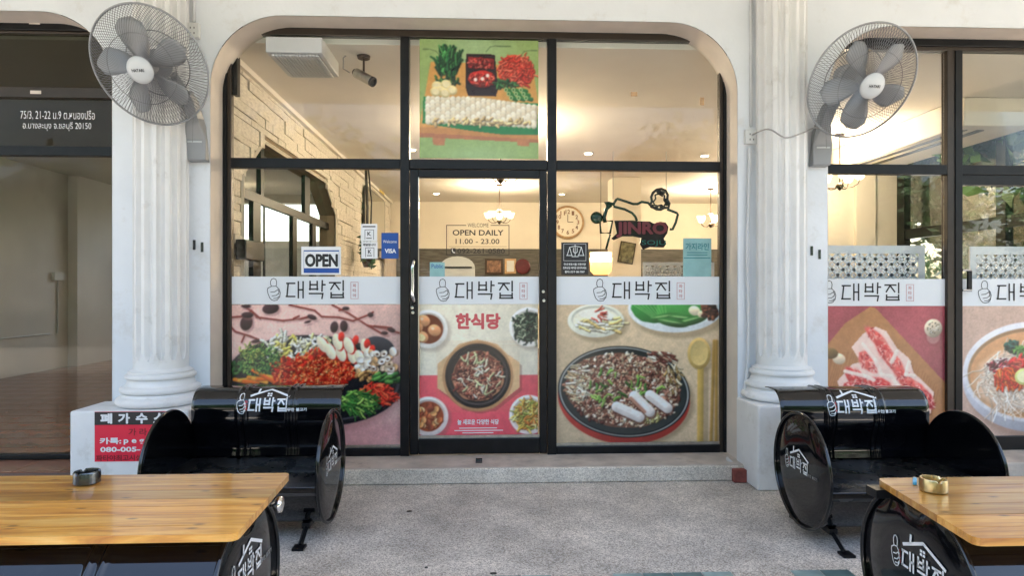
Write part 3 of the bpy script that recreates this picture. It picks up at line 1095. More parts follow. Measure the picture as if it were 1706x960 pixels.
def film_door():
    c = Cv(699, 508, 896, 728, (233, 226, 205))
    m = (c.V > 625)
    c.a[m] = np.array((232, 92, 104)) / 255.
    c.a *= (1 + 0.05 * np.sin((c.U - 700) / 40))[..., None]

    def bowl(x, y, R_, fill, rim=(244, 240, 232)):
        u, v = K8(x, y)
        c.ell(u + 4, v + 5, R_ + 1, R_ + 1, (120, 100, 90), 0, .35, soft=6)
        c.ell(u, v, R_, R_, rim, 0, 1, .12)
        c.ell(u, v, R_ * .86, R_ * .86, [k * .85 for k in rim], 0, 1, -.12)
        c.ell(u, v, R_ * .76, R_ * .76, fill, 0, 1, -.1)
        return u, v
    u, v = bowl(140, 155, 32, (104, 44, 20))
    for dx, dy in ((-8, -14), (10, 2), (-11, 13), (-20, -3)):
        c.ell(u + dx, v + dy, 11, 9.5, (226, 158, 110), 20, 1, .3)
        c.ell(u + dx - 3, v + dy - 3, 3, 2.4, (255, 225, 190), 20, .8)
    c.ell(u - 12, v + 14, 7, 6, (244, 226, 170), 20, 1)
    u, v = bowl(675, 145, 33, (48, 62, 52))
    c.scatter(170, u, v, 23, 23, [(34, 52, 46), (60, 84, 66), (110, 130, 104), (22, 36, 34), (170, 180, 150)], (5, 14), (.5, 1.3), curl=.9)
    u, v = bowl(140, 620, 33, (150, 70, 40), (247, 232, 226))
    for _ in range(30):
        a, q = rng.uniform(0, 6.28), 20 * math.sqrt(rng.uniform())
        c.ell(u + q * math.cos(a) + .8, v + q * math.sin(a) + 1.2, 6, 5, (100, 40, 24), 0, .7)
        c.ell(u + q * math.cos(a), v + q * math.sin(a), 5.4, 4.4, [(222, 160, 100), (200, 110, 66), (236, 196, 140), (150, 74, 50)][rng.integers(4)], rng.uniform(0, 180), 1, .35)
    u, v = bowl(675, 615, 33, (214, 170, 70), (247, 232, 226))
    c.scatter(150, u, v, 22, 22, [(236, 196, 96), (246, 222, 140), (206, 152, 60), (150, 160, 70), (226, 130, 60)], (7, 16), (.7, 1.5), curl=.8)
    cu, cv = K8(403, 405)
    hexp = [K8(*p) for p in ((188, 340), (250, 290), (300, 235), (400, 210), (505, 235), (560, 290), (627, 335), (627, 468), (560, 520), (490, 575), (400, 592), (310, 570), (250, 515), (188, 470))]
    c.poly([(p[0] + 4, p[1] + 5) for p in hexp], (110, 60, 50), .35)
    c.poly(hexp, (222, 184, 138))
    for i in range(40):
        vv = cv - 58 + i * 3
        c.line([(cu - 69, vv), (cu + 69, vv + rng.uniform(-1, 1))], .5, (196, 148, 100), .25)
    # keep the grain inside the board
    c.ell(cu, cv + 1, 59, 59, (180, 130, 88), 0, .8)
    c.ell(cu, cv, 54.5, 54, (30, 26, 27), 0, 1, .5)
    c.ell(cu, cv, 50, 49, (74, 66, 66), 0, .55, -.8, ring=.93)
    c.ell(cu, cv + 1, 43, 42, (176, 120, 88), 0, 1, 0, rough=.04)
    c.ell(cu, cv + 1, 40, 39, (96, 46, 36), 0, 1, 0, rough=.05)
    c.scatter(360, cu, cv + 1, 38, 37, [(120, 56, 44), (150, 82, 62), (96, 40, 34), (176, 108, 84), (70, 30, 26), (140, 66, 52)], (4, 11), (1, 2.6), curl=1.0)
    c.scatter(500, cu, cv + 1, 38, 37, [(196, 130, 104), (60, 26, 22), (150, 90, 70), (226, 170, 140)], (1, 4), (.3, .7), edge=0, shade=0)
    c.scatter(40, cu, cv + 2, 36, 34, [(226, 216, 180), (200, 206, 150), (240, 234, 214)], (7, 16), (.8, 1.6), curl=.4)
    c.scatter(50, cu, cv, 34, 32, [(214, 150, 120), (230, 176, 140)], (1, 3), (.4, .8), edge=0)
    c.grain(0.02)
    return c.sheet('food_print', YP, 'cream and coral restaurant print with a central black pan of beef on the door', 'window print', 'food prints on the shop glass')


film_door()
fd = MB()
tx(fd, "한식당", 759, 522, 834, 549, YP - .0012, 0.05)
o = fd.build('heading_lettering', mat('coral_ink', (0.62, 0.10, 0.11), .4), None)
tag(o, 'coral red Korean heading lettering at the top of the door print', 'lettering')
fd = MB()
tx(fd, "늘 새로운 다양한 식당", 762, 699, 831, 708, YP - .0012, 0.03)
for k, (a, b) in enumerate(((765, 828), (757, 838), (770, 822))):
    x0, x1, z0, z1 = RW(a, 713 + k * 4, b, 714.4 + k * 4, YP - .0012)
    fd.add([(x0, YP - .0012, z0), (x1, YP - .0012, z0), (x1, YP - .0012, z1), (x0, YP - .0012, z1)], [(0, 1, 2, 3)])
o = fd.build('slogan_lettering', 'white')
tag(o, 'small white slogan lettering near the foot of the door print', 'lettering')


def K9(x, y):
    return 910 + x / 3.427, 500 + y / 3.427


def film_right():
    c = Cv(927, 508, 1199, 741, (214, 190, 156))
    c.a *= (1 + 0.05 * np.sin((c.U - 927) / 80 - (c.V - 500) / 90))[..., None]
    c.grain(0.02, 2)
    # white dish with radish
    u, v = K9(282, 118)
    c.ell(u + 6, v + 7, 47, 29, (130, 112, 84), 0, .5, soft=6)
    c.ell(u, v, 47, 28, (232, 232, 214), 0, 1, .12)
    c.ell(u, v - 2, 41, 23, (214, 214, 196), 0, 1, -.15)
    c.ell(u, v - 1, 38, 20, (240, 236, 214), 0, 1)
    c.scatter(60, u, v + 5, 34, 11, [(236, 206, 130), (246, 226, 168), (250, 244, 220)], (10, 22), (1.4, 2.6), ang=(8, 12), curl=.1)
    c.ell(u, v - 10, 28, 9, (246, 243, 230), 4)
    c.scatter(9, u, v - 9, 12, 7, [(200, 60, 50), (220, 90, 70)], (8, 16), (.6, 1.0), ang=(-10, 20), curl=.3)
    # green plate
    u, v = K9(735, 50)
    c.ell(u + 6, v + 12, 79, 38, (130, 112, 84), 0, .5, soft=6)
    c.ell(u, v, 79, 40, (226, 234, 236), 0, 1, .1)
    c.ell(u, v - 3, 74, 33, (196, 206, 206), 0, 1, -.2)
    c.ell(*K9(600, 50), 35, 24, (52, 140, 62), 12, 1, .3, rough=.05)
    c.ell(*K9(760, 60), 40, 24, (64, 150, 66), 0, 1, .3, rough=.05)
    for i in range(9):
        c.line([K9(500 + i * 22, 30), K9(620 + i * 8, 110)], .7, (130, 200, 110), .7)
    for (x, y, a) in ((680, 100, -8), (780, 105, 6), (830, 120, -14), (720, 130, 10)):
        c.ell(*K9(x, y), 26, 7, (40, 96, 42), a, 1, .5)
        c.ell(K9(x, y)[0] - 4, K9(x, y)[1] - 2, 18, 1.6, (170, 216, 140), a, .7)
    c.ell(*K9(845, 62), 10, 8, (238, 226, 190), 20, 1, .3)
    c.ell(*K9(890, 82), 8, 6, (228, 214, 176), 0, 1, .3)
    c.scatter(60, *K9(935, 58), 13, 12, [(74, 42, 34), (50, 30, 26), (110, 60, 40)], (3, 6), (1.6, 2.6))
    # spoon and chopsticks
    sh = (150, 128, 96)
    c.line([K9(905, 400), K9(903, 830)], 6, sh, .5)
    c.ell(K9(878, 310)[0] + 5, K9(878, 310)[1] + 3, 20, 28, sh, 0, .5, soft=4)
    c.line([K9(880, 400), K9(878, 830)], 5.2, (206, 170, 92), 1, .3)
    c.ell(*K9(872, 308), 19.5, 26.5, (208, 174, 104), 0, 1, .25)
    c.ell(K9(872, 308)[0], K9(872, 308)[1] - 1, 15, 21, (218, 190, 124), 0, 1, -.15)
    for x0, x1 in ((958, 940), (972, 970)):
        c.line([K9(x0 + 10, 240), K9(x1 + 10, 830)], 2.4, sh, .4)
        c.line([K9(x0, 236), K9(x1, 830)], 2.6, (176, 138, 74), 1, .3)
    # pan
    u, v = K9(443, 525)
    c.ell(u + 8, v + 12, 110, 78, (132, 112, 84), 8, .55, soft=6)
    c.ell(u, v + 10, 110, 77, (186, 66, 56), 6, 1, .2)
    c.ell(u, v, 110, 76, (30, 32, 32), 6, 1, .25)
    c.ell(u, v, 108, 74, (214, 216, 210), 6, .8, ring=.975)
    c.ell(u, v, 104, 70, (50, 54, 52), 6, 1, -.2)
    c.ell(u - 2, v - 3, 96, 62, (120, 82, 66), 6, 1, 0, rough=.03)
    base = [(196, 160, 130), (160, 110, 88), (224, 200, 168), (122, 74, 60), (206, 176, 140), (90, 50, 42), (236, 222, 196), (176, 122, 104)]
    c.scatter(900, u - 2, v - 3, 94, 60, base, (3, 9), (1, 2.3), curl=1.1, rot=6)
    c.scatter(130, *K9(160, 470), 17, 30, [(226, 206, 166), (196, 160, 116), (240, 228, 200)], (9, 16), (.8, 1.6), ang=(10, 14), curl=.15)
    c.scatter(80, *K9(640, 330), 24, 12, [(236, 220, 190), (200, 160, 130), (110, 60, 50)], (7, 13), (.8, 1.5), ang=(35, 14), curl=.2)
    c.scatter(60, *K9(720, 440), 12, 22, [(226, 206, 170), (160, 130, 80)], (7, 14), (.8, 1.4), ang=(70, 20), curl=.2)
    c.scatter(900, u - 2, v - 3, 92, 58, [(236, 216, 186), (70, 36, 30), (190, 140, 112), (132, 84, 66)], (1, 4), (.35, .8), rot=6, edge=0, shade=0)
    c.scatter(36, u, v - 8, 60, 40, [(104, 148, 64), (140, 176, 84), (72, 118, 52)], (7, 15), (1, 1.8), curl=.5)
    c.scatter(50, *K9(560, 690), 24, 6, [(236, 222, 190), (200, 190, 120)], (5, 10), (.8, 1.3), ang=(-60, 30), curl=.4)
    for (x0, y0, x1, y1) in ((400, 610, 530, 670), (500, 550, 590, 640), (590, 545, 690, 620)):
        c.line([(K9(x0, y0)[0] + 1.5, K9(x0, y0)[1] + 3), (K9(x1, y1)[0] + 1.5, K9(x1, y1)[1] + 3)], 9.5, (96, 56, 44), .7)
        c.line([K9(x0, y0), K9(x1, y1)], 8.6, (232, 222, 214), 1, .28)
        c.line([K9(x0, y0 - 8), K9(x1 - 10, y1 - 12)], 3.2, (250, 247, 242), .7)
    c.line([K9(480, 560), K9(560, 640)], 2.5, (176, 110, 80), .7)
    c.grain(0.02)
    return c.sheet('food_print', YP, 'large photo print of a round pan of beef and mushrooms low on the right window', 'window print', 'food prints on the shop glass')


film_right()


def KT(x, y):
    return 670 + x / 3.692, 30 + y / 3.692


def film_top():
    c = Cv(699, 66, 897, 264, (150, 176, 104))
    g = np.exp(-(((c.U - 790) / 70) ** 2 + ((c.V - 75) / 50) ** 2)) + .8 * np.exp(-(((c.U - 800) / 80) ** 2 + ((c.V - 262) / 26) ** 2))
    c.a = c.a * (1 - .5 * g[..., None]) + np.array((176, 208, 176)) / 255. * .5 * g[..., None]
    c.poly([KT(*p) for p in ((175, 270), (800, 290), (870, 700), (105, 672))], (214, 158, 84))
    c.poly([KT(*p) for p in ((105, 672), (870, 700), (870, 745), (105, 708))], (196, 138, 78))
    c.poly([KT(*p) for p in ((105, 708), (870, 745), (870, 765), (105, 735))], (178, 116, 76))
    for x in (225, 745):
        c.poly([KT(x - 38, 738), KT(x + 38, 740), KT(x + 36, 785), KT(x - 36, 782)], (190, 128, 84))
    for a, b in ((480, 690),):
        c.poly([KT(*p) for p in ((130, 485), (840, 520), (850, 715), (620, 715), (400, 690), (125, 650))], (44, 126, 66))
    c.poly([KT(*p) for p in ((160, 495), (480, 485), (840, 535), (825, 665), (400, 660), (140, 625))], (206, 190, 158))
    for i in range(22):
        x = 150 + i * 31
        y = 492 + (max(0, i - 8)) * 3.4
        h = 140 - i * 1.2
        for k in range(7):
            yy = y + h * k / 6
            c.ell(KT(x + 12, 0)[0] + rng.uniform(-.8, .8), KT(0, yy + 10)[1], 4.6, 5, (196, 180, 148), 20, .8)
            c.ell(KT(x + 6, 0)[0] + rng.uniform(-.8, .8), KT(0, yy + 6)[1], 4.2, 4.6, [(236, 228, 206), (226, 214, 188), (244, 238, 222)][(i + k) % 3], 20, 1, .1)
        c.line([KT(x + 22, y), KT(x + 30, y + h)], .6, (150, 132, 104), .5)
    c.scatter(60, *KT(480, 640), 88, 5, [(214, 190, 140), (196, 170, 120)], (3, 7), (1.5, 2.5), ang=(0, 20), edge=.2)
    c.scatter(130, *KT(280, 300), 17, 22, [(40, 120, 60), (30, 84, 48), (80, 160, 84), (24, 60, 36)], (10, 22), (.8, 1.7), ang=(-85, 16), curl=.15)
    c.scatter(30, *KT(270, 390), 20, 5, [(30, 60, 40), (60, 110, 50)], (4, 8), (.8, 1.5))
    for (x, y) in ((215, 420), (270, 410), (235, 450), (305, 445), (262, 462), (205, 455)):
        c.ell(KT(x, y)[0], KT(x, y)[1], 9, 8, (222, 206, 150), 20, 1, .2)
        c.ell(KT(x, y)[0], KT(x, y)[1], 6, 5, (240, 228, 184), 20, 1)
    # red and black box
    c.poly([KT(*p) for p in ((392, 218), (568, 222), (590, 430), (575, 480), (405, 478), (388, 425))], (42, 26, 28))
    c.poly([KT(*p) for p in ((404, 238), (562, 248), (565, 312), (403, 306))], (140, 34, 34))
    c.scatter(60, *KT(480, 278), 19, 7, [(176, 44, 40), (120, 24, 26), (200, 84, 74)], (2, 5), (.8, 1.6))
    c.ell(*KT(488, 372), 22, 14, (190, 40, 34), 0, 1, .2, rough=.06)
    c.scatter(90, *KT(488, 375), 20, 11, [(206, 46, 38), (160, 26, 26), (226, 90, 70)], (2, 5), (.8, 1.8))
    for (x, y) in ((450, 378), (492, 372), (524, 352)):
        c.ell(*KT(x, y), 3, 3.2, (245, 225, 215))
    c.ell(*KT(700, 322), 31, 26, (218, 66, 48), 10, 1, .15, rough=.06)
    c.scatter(170, *KT(700, 322), 30, 25, [(226, 72, 52), (206, 54, 40), (238, 104, 78)], (5, 13), (.8, 1.5), curl=.6)
    c.scatter(30, *KT(640, 400), 18, 4, [(40, 84, 46), (60, 110, 60)], (4, 8), (1, 2))
    for i in range(9):
        x, y = 640 + (i % 3) * 46 + (i // 3) * 16, 438 + (i // 3) * 25
        c.line([KT(x, y), KT(x + 30, y + 8)], 3.6, (44, 110, 50), 1, .4)
        c.ell(KT(x - 3, y)[0], KT(x - 3, y)[1], 3.2, 3.8, (190, 214, 150), 0, 1)
        c.ell(KT(x - 3, y)[0], KT(x - 3, y)[1], 1.8, 2.2, (60, 110, 50), 0, 1)
    for P_ in ([(170, 195), (205, 205), (235, 235)], [(515, 205), (540, 175), (575, 168)], [(725, 230), (750, 200), (795, 192)]):
        c.line([KT(*p) for p in P_], .5, (70, 90, 60), .8)
    for a, b, y in ((580, 670, 170), (130, 168, 195), (797, 835, 193)):
        for k in range(int((b - a) / 9)):
            c.line([KT(a + k * 9, y), KT(a + k * 9 + 5, y)], .8, (70, 90, 60), .8)
    c.grain(0.02)
    return c.sheet('food_poster', YP, 'green square poster of sliced rice rolls on a board above the door', 'poster', gain=.9)


film_top()


def KR(x, y):
    return 1200 + x / 3.37, 500 + y / 3.37


def film_meat():
    c = Cv(1360, 510, 1577, 722, (168, 84, 92))
    c.a *= (1 + 0.06 * np.sin((c.U) / 30 + (c.V) / 40))[..., None]
    c.grain(0.03, 2)
    bd = [KR(*p) for p in ((840, 38), (870, 45), (1265, 470), (1300, 760), (500, 760), (560, 300), (700, 130))]
    c.poly([(p[0] + 3, p[1] + 4) for p in bd], (104, 44, 50), .5)
    c.poly(bd, (180, 126, 84))
    m = np.zeros(c.U.shape)
    for i in range(60):
        o_ = i * 5.5
        p, q = KR(640 - 80 + o_ * 1.9, 120 + o_ * 2.0 - 60), KR(900 - 380 + o_ * 1.9, 470 + o_ * 2.0 - 60)
    for i in range(46):
        x = 600 + i * 14
        y = 300 - i * 1.0 if i < 20 else 100 + (i - 18) * 15
        a = KR(x + rng.uniform(-6, 6), max(60 + abs(x - 850) * 1.02, y))
        b = KR(x - 60, max(60 + abs(x - 850) * 1.02, y) + 220)
        c.line([a, b], .6, (140, 88, 54), .45)
    u, v = KR(1195, 160)
    c.ell(u + 2, v + 8, 17, 22, (120, 60, 66), 0, .4, soft=5)
    c.ell(u, v + 14, 11, 12, (196, 150, 146), 0, .6)
    c.ell(u, v, 15, 15.5, (206, 190, 166), 0, 1, .35)
    c.scatter(40, u, v, 11, 11, [(90, 80, 66), (240, 230, 214)], (.5, 1), (.4, .8), edge=0)
    c.ell(*KR(665, 330), 11, 9, (226, 206, 178), 20, 1, .3)
    c.ell(*KR(620, 300), 12, 9, (120, 96, 60), 0, 1, .3)
    fat, red = (240, 206, 194), [(206, 66, 66), (190, 48, 54), (222, 92, 86)]
    for pts in (((735, 265), (800, 190), (870, 150), (930, 175), (990, 270), (1060, 330), (1085, 410), (1140, 460), (1200, 520), (1180, 640), (1000, 700), (900, 560), (830, 420)),
                ((655, 455), (740, 360), (800, 345), (900, 430), (1000, 560), (1100, 640), (1180, 720), (760, 760), (690, 560))):
        P_ = [KR(*p) for p in pts]
        c.poly([(p[0] + 2, p[1] + 3) for p in P_], (110, 60, 44), .5)
        c.poly(P_, fat)
    for (x, y, rx, ry, a) in ((880, 220, 24, 7, 48), (930, 300, 26, 8, 55), (820, 340, 16, 9, 62), (850, 370, 12, 8, 40), (985, 370, 24, 8, 58), (1040, 450, 24, 8, 50), (1120, 520, 26, 8, 48), (1160, 560, 16, 7, 60),
                              (745, 440, 20, 7, 58), (800, 460, 22, 5, 60), (900, 480, 20, 9, 30), (930, 520, 24, 8, 40), (1010, 600, 26, 8, 42), (730, 500, 12, 8, 50), (850, 560, 30, 9, 30), (1080, 640, 24, 8, 40), (900, 640, 30, 9, 30)):
        u, v = KR(x, y)
        c.ell(u, v, rx * 1.12, ry * 1.35, (228, 130, 120), a, .7, 0, rough=.12, soft=3)
        c.ell(u, v, rx * 1.05, ry * 1.2, red[(x + y) % 3], a, 1, .1, rough=.14, soft=2)
        c.scatter(46, u, v, rx * .95, ry * 1.1, [(236, 150, 140), (170, 34, 44), (240, 190, 180)], (3, 8), (.3, .7), rot=a, ang=(a, 20), edge=0, shade=0)
    for pts in (((800, 250), (870, 340), (905, 420), (960, 430), (1020, 520)), ((700, 400), (820, 430), (860, 450)), ((990, 290), (960, 350)), ((1060, 350), (1040, 420), (1090, 430))):
        c.line([KR(*p) for p in pts], 3.2, (246, 226, 214), .9, .1)
    c.grain(0.02)
    return c.sheet('food_print', YP, 'photo print of raw marbled beef on a wooden board, right bay', 'window print', 'food prints on the shop glass')


film_meat()


def film_bowl():
    c = Cv(1603, 510, 1830, 726, (206, 176, 160))
    c.grain(0.02, 2)
    u, v = 1722, 620
    c.ell(u + 6, v + 22, 118, 92, (150, 120, 106), 0, .6, soft=10)
    c.ell(u, v + 10, 119, 90, (196, 196, 206), 0, 1, .25)
    c.ell(u, v, 118, 84, (222, 222, 228), 0, 1, .1)
    c.ell(u, v + 2, 110, 76, (190, 150, 110), 0, 1, -.2)
    c.ell(u, v + 4, 106, 72, (196, 146, 104), 0, 1, .15)
    c.ell(u - 14, v + 12, 82, 52, (226, 200, 178), -4, .9, .1, soft=14, rough=.05)
    c.scatter(520, u - 18, v + 12, 76, 46, [(236, 220, 204), (228, 208, 190), (244, 234, 222), (214, 188, 164)], (20, 46), (.6, 1.0), curl=.28, ang=(40, 50), edge=.10, shade=.2)
    c.scatter(60, 1660, 610, 18, 10, [(240, 232, 224), (180, 60, 70), (110, 40, 50)], (8, 14), (.8, 1.3), ang=(-20, 20), curl=.2)
    c.scatter(130, 1680, 626, 24, 14, [(232, 96, 40), (240, 120, 60), (214, 60, 40)], (8, 18), (1, 1.8), ang=(60, 20), curl=.2)
    c.scatter(60, 1700, 604, 22, 8, [(222, 56, 50), (206, 40, 44), (240, 90, 70)], (6, 12), (1, 2), ang=(-20, 20))
    c.ell(1706, 628, 16, 14, (206, 214, 130), 0, 1, .2)
    c.ell(1706, 628, 12, 10, (240, 240, 190), 0, 1)
    c.scatter(50, 1686, 578, 10, 9, [(44, 92, 84), (30, 70, 60), (70, 130, 100)], (3, 7), (1.5, 2.6))
    c.scatter(30, 1704, 584, 12, 4, [(90, 150, 70)], (5, 10), (.8, 1.4))
    c.grain(0.02)
    return c.sheet('food_print', YP, 'photo print of a noodle bowl at the right edge beyond the black mullion', 'window print', 'food prints on the shop glass')


film_bowl()


# ---- white bands with the hand-drawn name
def band(u0, v0, u1, v1, lu, lv, label, k=1.0, lm='ink'):
    o = sheet('name_band', u0, v0, u1, v1, 'band', Y=YP - .0002)
    tag(o, label, 'window band', 'white name bands across the glass')
    Y = YP - .0035
    f = lambda a, b: on(Y)(lu + (a - 850) / 9.48 * k, lv + (b - 262) / 9.48 * k)
    mb = MB()
    brand_strokes(mb, f)
    mb.build('name_lettering', lm, o)
    mb = MB()
    stroke(mb, [(1466, 142), (1582, 142), (1582, 403), (1466, 403)], 7, f, closed=True)
    for i, ch in enumerate("파타야"):
        vs, fs = text_mesh(ch, 0.02)
        ax, bx, az, bz = min(p[0] for p in vs), max(p[0] for p in vs), min(p[1] for p in vs), max(p[1] for p in vs)
        mb.add([f(1497 + (p[0] - ax) / (bx - ax) * 54, 225 + i * 78 - (p[1] - az) / (bz - az) * 58) for p in vs], fs)
    mb.build('seal_lettering', 'sealink', o)
    return o


band(377, 461, 667, 507, 519.5, 483, 'white name band with thumbs up logo across the left window')
band(697.5, 461, 898, 507, 801, 484, 'white name band with thumbs up logo across the door')
band(927, 461, 1199, 508, 1063, 484, 'white name band with thumbs up logo across the right window')
band(1360, 465, 1577, 510, 1445, 487, 'white name band on the right bay left of the black mullion')
band(1603, 465, 1830, 510, 1704, 487, 'white name band at the right edge beyond the black mullion')

# ---- stickers
def icon_sheet(name, u0, v0, u1, v1, m, label, cat, Y=YP, group=None):
    o = sheet(name, u0, v0, u1, v1, m, Y=Y)
    return tag(o, label, cat, group)


o = icon_sheet('open_sign', 502, 411, 568, 458, 'white', 'white and blue plastic OPEN sign standing on the white band', 'sign')
q = sheet('blue_panel', 506, 417, 565, 455, 'blue', Y=YP - .0016, parent=o)
q = sheet('white_panel', 506.5, 419, 564.5, 447, 'white', Y=YP - .0032, parent=o)
mb = MB()
tx(mb, "OPEN", 508, 423, 563, 445, YP - .005, 0.05)
mb.build('lettering', 'ink', o)
for i, (u0, v0, u1, v1, hd) in enumerate(((601, 373, 628.5, 402, None), (602, 403, 629, 431, "배달됩니다"))):
    o = icon_sheet('notice_sticker', u0, v0, u1, v1, 'white', ['white payment notice sticker, upper one left of the blue card sticker', 'white Korean notice sticker, lower one left of the blue card sticker'][i], 'sticker', group='white notice stickers')
    mb = MB()
    f = on(YP - .003)
    if hd:
        tx(mb, hd, u0 + 3, v0 + 2.5, u1 - 3, v0 + 7, YP - .003, .03)
    else:
        stroke(mb, [(u0 + 4, v0 + 4.5), (u1 - 4, v0 + 4.5)], 2, f)
    stroke(mb, [(u0 + 7, v1 - 3), (u0 + 7, v0 + 10), (u1 - 6, v0 + 10), (u1 - 6, v1 - 3)], .8, f)
    tx(mb, "K", u0 + 11, v0 + 13, u1 - 10, v0 + 20, YP - .003, .02)
    stroke(mb, [(u0 + 10, v1 - 5), (u1 - 10, v1 - 5)], 1.4, f)
    mb.build('lettering', 'ink', o)
o = icon_sheet('card_sticker', 635.5, 388, 664, 431, 'blue', 'blue VISA card payment sticker beside the door frame', 'sticker')
mb = MB()
tx(mb, "Welcome", 638, 400, 661, 405, YP - .003, .0)
tx(mb, "VISA", 641, 414.5, 660, 422, YP - .003, .045)
mb.build('lettering', 'white', o)
# hours on the door
mb = MB()
f = on(YP - .001)
stroke(mb, [(776, 375.5), (744, 375.5), (744, 425), (848, 425), (848, 375.5), (818, 375.5)], 1.3, f)
tx(mb, "WELCOME", 779, 372, 814, 378.5, YP - .001, .0)
tx(mb, "OPEN DAILY", 754, 383, 839, 392.5, YP - .001, .02)
tx(mb, "11.00 - 23.00", 759, 398, 832, 406.5, YP - .001, .01)
tx(mb, "092-261-0580", 762, 414, 841, 422.5, YP - .001, .015)
x0, x1, z0, z1 = RW(750.5, 413.5, 759.5, 423, YP - .001)
stroke(mb, [(751, 418.3), (759, 418.3)], 9.4, f, ext=0)
stroke(mb, [(748, 411), (844, 411)], .5, f)
o = mb.build('hours_lettering', 'ink')
tag(o, 'black opening hours and phone lettering in a thin frame on the door glass', 'lettering')
mb = MB()
stroke(mb, [(753.5, 415.5), (753.8, 418.5), (755.3, 420.6), (757.5, 421)], 1.4, on(YP - .003))
mb.build('handset_mark', 'white', o)
# scales sticker
o = icon_sheet('lawyer_sticker', 935, 404, 980, 458, 'ink', 'black sticker with white balance scales beside the door', 'sticker')
mb = MB()
f = on(YP - .003)
K = lambda x, y: (910 + x / 3.839, 270 + y / 3.839)
stroke(mb, [K(*p) for p in ((112, 525), (254, 525), (254, 632), (112, 632))], .5, f, closed=True)
for pts in ([(150, 545), (185, 538), (225, 545)], [(185, 530), (185, 600)], [(165, 605), (205, 605)], [(150, 545), (135, 595)], [(150, 545), (163, 595)], [(131, 598), (167, 598)],
            [(225, 545), (208, 595)], [(225, 545), (238, 595)], [(204, 598), (242, 598)], [(174, 550), (174, 575), (186, 585), (198, 575), (198, 550)]):
    stroke(mb, [K(*p) for p in pts], 1.0, f)
tx(mb, "국내 변호사들 지정식당", 939, 438.5, 976, 442.5, YP - .003, .02)
tx(mb, "전화상담 예약은 문의하세요", 938, 444.5, 977, 448.5, YP - .003, .02)
tx(mb, "플러스친구 080 7007", 941, 451, 974, 455, YP - .003, .02)
mb.build('lettering', 'white', o)
# teal notice
o = icon_sheet('teal_notice', 1138, 397, 1185, 461, 'teal', 'pale teal notice sheet at the right edge of the right window', 'notice')
mb = MB()
tx(mb, "가지라인", 1142, 405, 1181, 417, YP - .003, .02)
for k in range(2):
    stroke(mb, [(1145, 421 + k * 4), (1178, 421 + k * 4)], 1.4, on(YP - .003))
stroke(mb, [(1140, 430), (1183, 430)], 1.5, on(YP - .003))
mb.build('lettering', 'tealdk', o)
o = icon_sheet('blue_slip', 716, 437, 741, 461, 'teal', 'small pale blue paper slip low on the door glass', 'notice')
mb = MB()
tx(mb, "Public", 719, 440, 738, 447, YP - .003, 0)
mb.build('lettering', 'blue', o)

for i, (u0, v0, u1, v1) in enumerate(((1051, 153, 1062, 160), (1166, 162, 1173, 175))):
    o = sheet('paper_label', u0, v0, u1, v1, 'wicker', Y=YG - .002)
    tag(o, ['tiny brown label stuck mid pane above the neon sign', 'tiny tilted brown label stuck near the right edge of the upper pane'][i], 'label')

# ---- neon sign (unlit), hung behind the glass
ne = thing('neon_sign', 'unlit neon sign of a reclining figure pouring a drink over soju lettering', 'neon sign', (*((W(1060, 365, .14)[0], .14)), W(1060, 365, .14)[1]))
K = lambda x, y: (970 + x / 5.648, 300 + y / 5.648)
nx, nz = ne.location.x, ne.location.z
def npt(x, y, dy=0.0):
    a, b = W(*K(x, y), .14)
    return (a - nx, dy, b - nz)
def ntube(name, pts, r, m, dy=0.0, closed=False):
    P_ = [npt(*p, dy) for p in pts]
    return MB().tube(P_, r, 8, closed=closed).build(name, m, ne, smooth=True)
ntube('arm_tube', [(640, 235), (620, 215), (560, 205), (520, 225), (480, 225), (420, 205), (330, 175), (320, 185), (300, 215), (300, 250), (400, 275), (470, 310), (500, 345), (515, 385)], .0095, 'darkgreen')
ntube('arm_tube', [(800, 275), (890, 310), (900, 325), (880, 400), (850, 465), (825, 462)], .0095, 'darkgreen')
ntube('bottle_tube', [(300, 230), (250, 215), (215, 215), (230, 240), (275, 240)], .011, 'darkgreen')
ntube('bottle_tube', [(270, 235), (230, 270), (205, 350), (215, 400)], .014, 'darkgreen')
ntube('glass_tube', [(165, 380), (285, 385), (262, 500), (175, 498)], .009, 'darkgreen', closed=True)
ntube('stand_tube', [(262, 510), (225, 650)], .008, 'darkgreen')
MB().lathe([(0.028, -.01), (0.045, 0), (0.03, .012)], 20, Matrix.Translation(npt(135, 355)) @ Matrix.Rotation(PI / 2, 4, 'X')).build('cap_disc', 'darkgreen', ne, smooth=True)
hair = [(640, 235), (655, 200), (648, 160), (665, 120), (700, 90), (745, 82), (785, 100), (805, 140), (800, 185), (820, 220), (812, 260), (770, 262), (740, 278), (700, 275), (665, 255)]
ntube('hair_tube', hair, .010, 'ink', closed=True)
ntube('hair_tube', [(680, 235), (668, 205), (690, 175), (685, 140), (720, 130), (755, 150), (775, 140), (770, 190), (785, 215), (770, 250), (745, 235), (710, 245)], .007, 'ink', closed=True)
for (x, y) in ((735, 115), (760, 120), (715, 108), (790, 190), (795, 225), (655, 245), (700, 262), (745, 262)):
    MB().lathe([(0.004, -.008), (0.016, 0), (0.004, .008)], 10, Matrix.Translation(npt(x, y, .002)) @ Matrix.Rotation(PI / 2, 4, 'X')).build('curl', 'ink', ne, smooth=True)
bk = [npt(*p)[::2] for p in ((305, 380), (480, 378), (520, 385), (640, 388), (680, 410), (735, 390), (790, 400), (815, 440), (805, 500), (770, 550), (795, 600), (770, 635), (640, 630), (575, 655), (545, 600), (560, 545), (480, 530), (380, 530), (300, 565), (275, 550), (330, 500))]
MB().prism([(p[0], p[1]) for p in bk], .010, .016).build('backing_board', 'neonback', ne)
mb = MB()
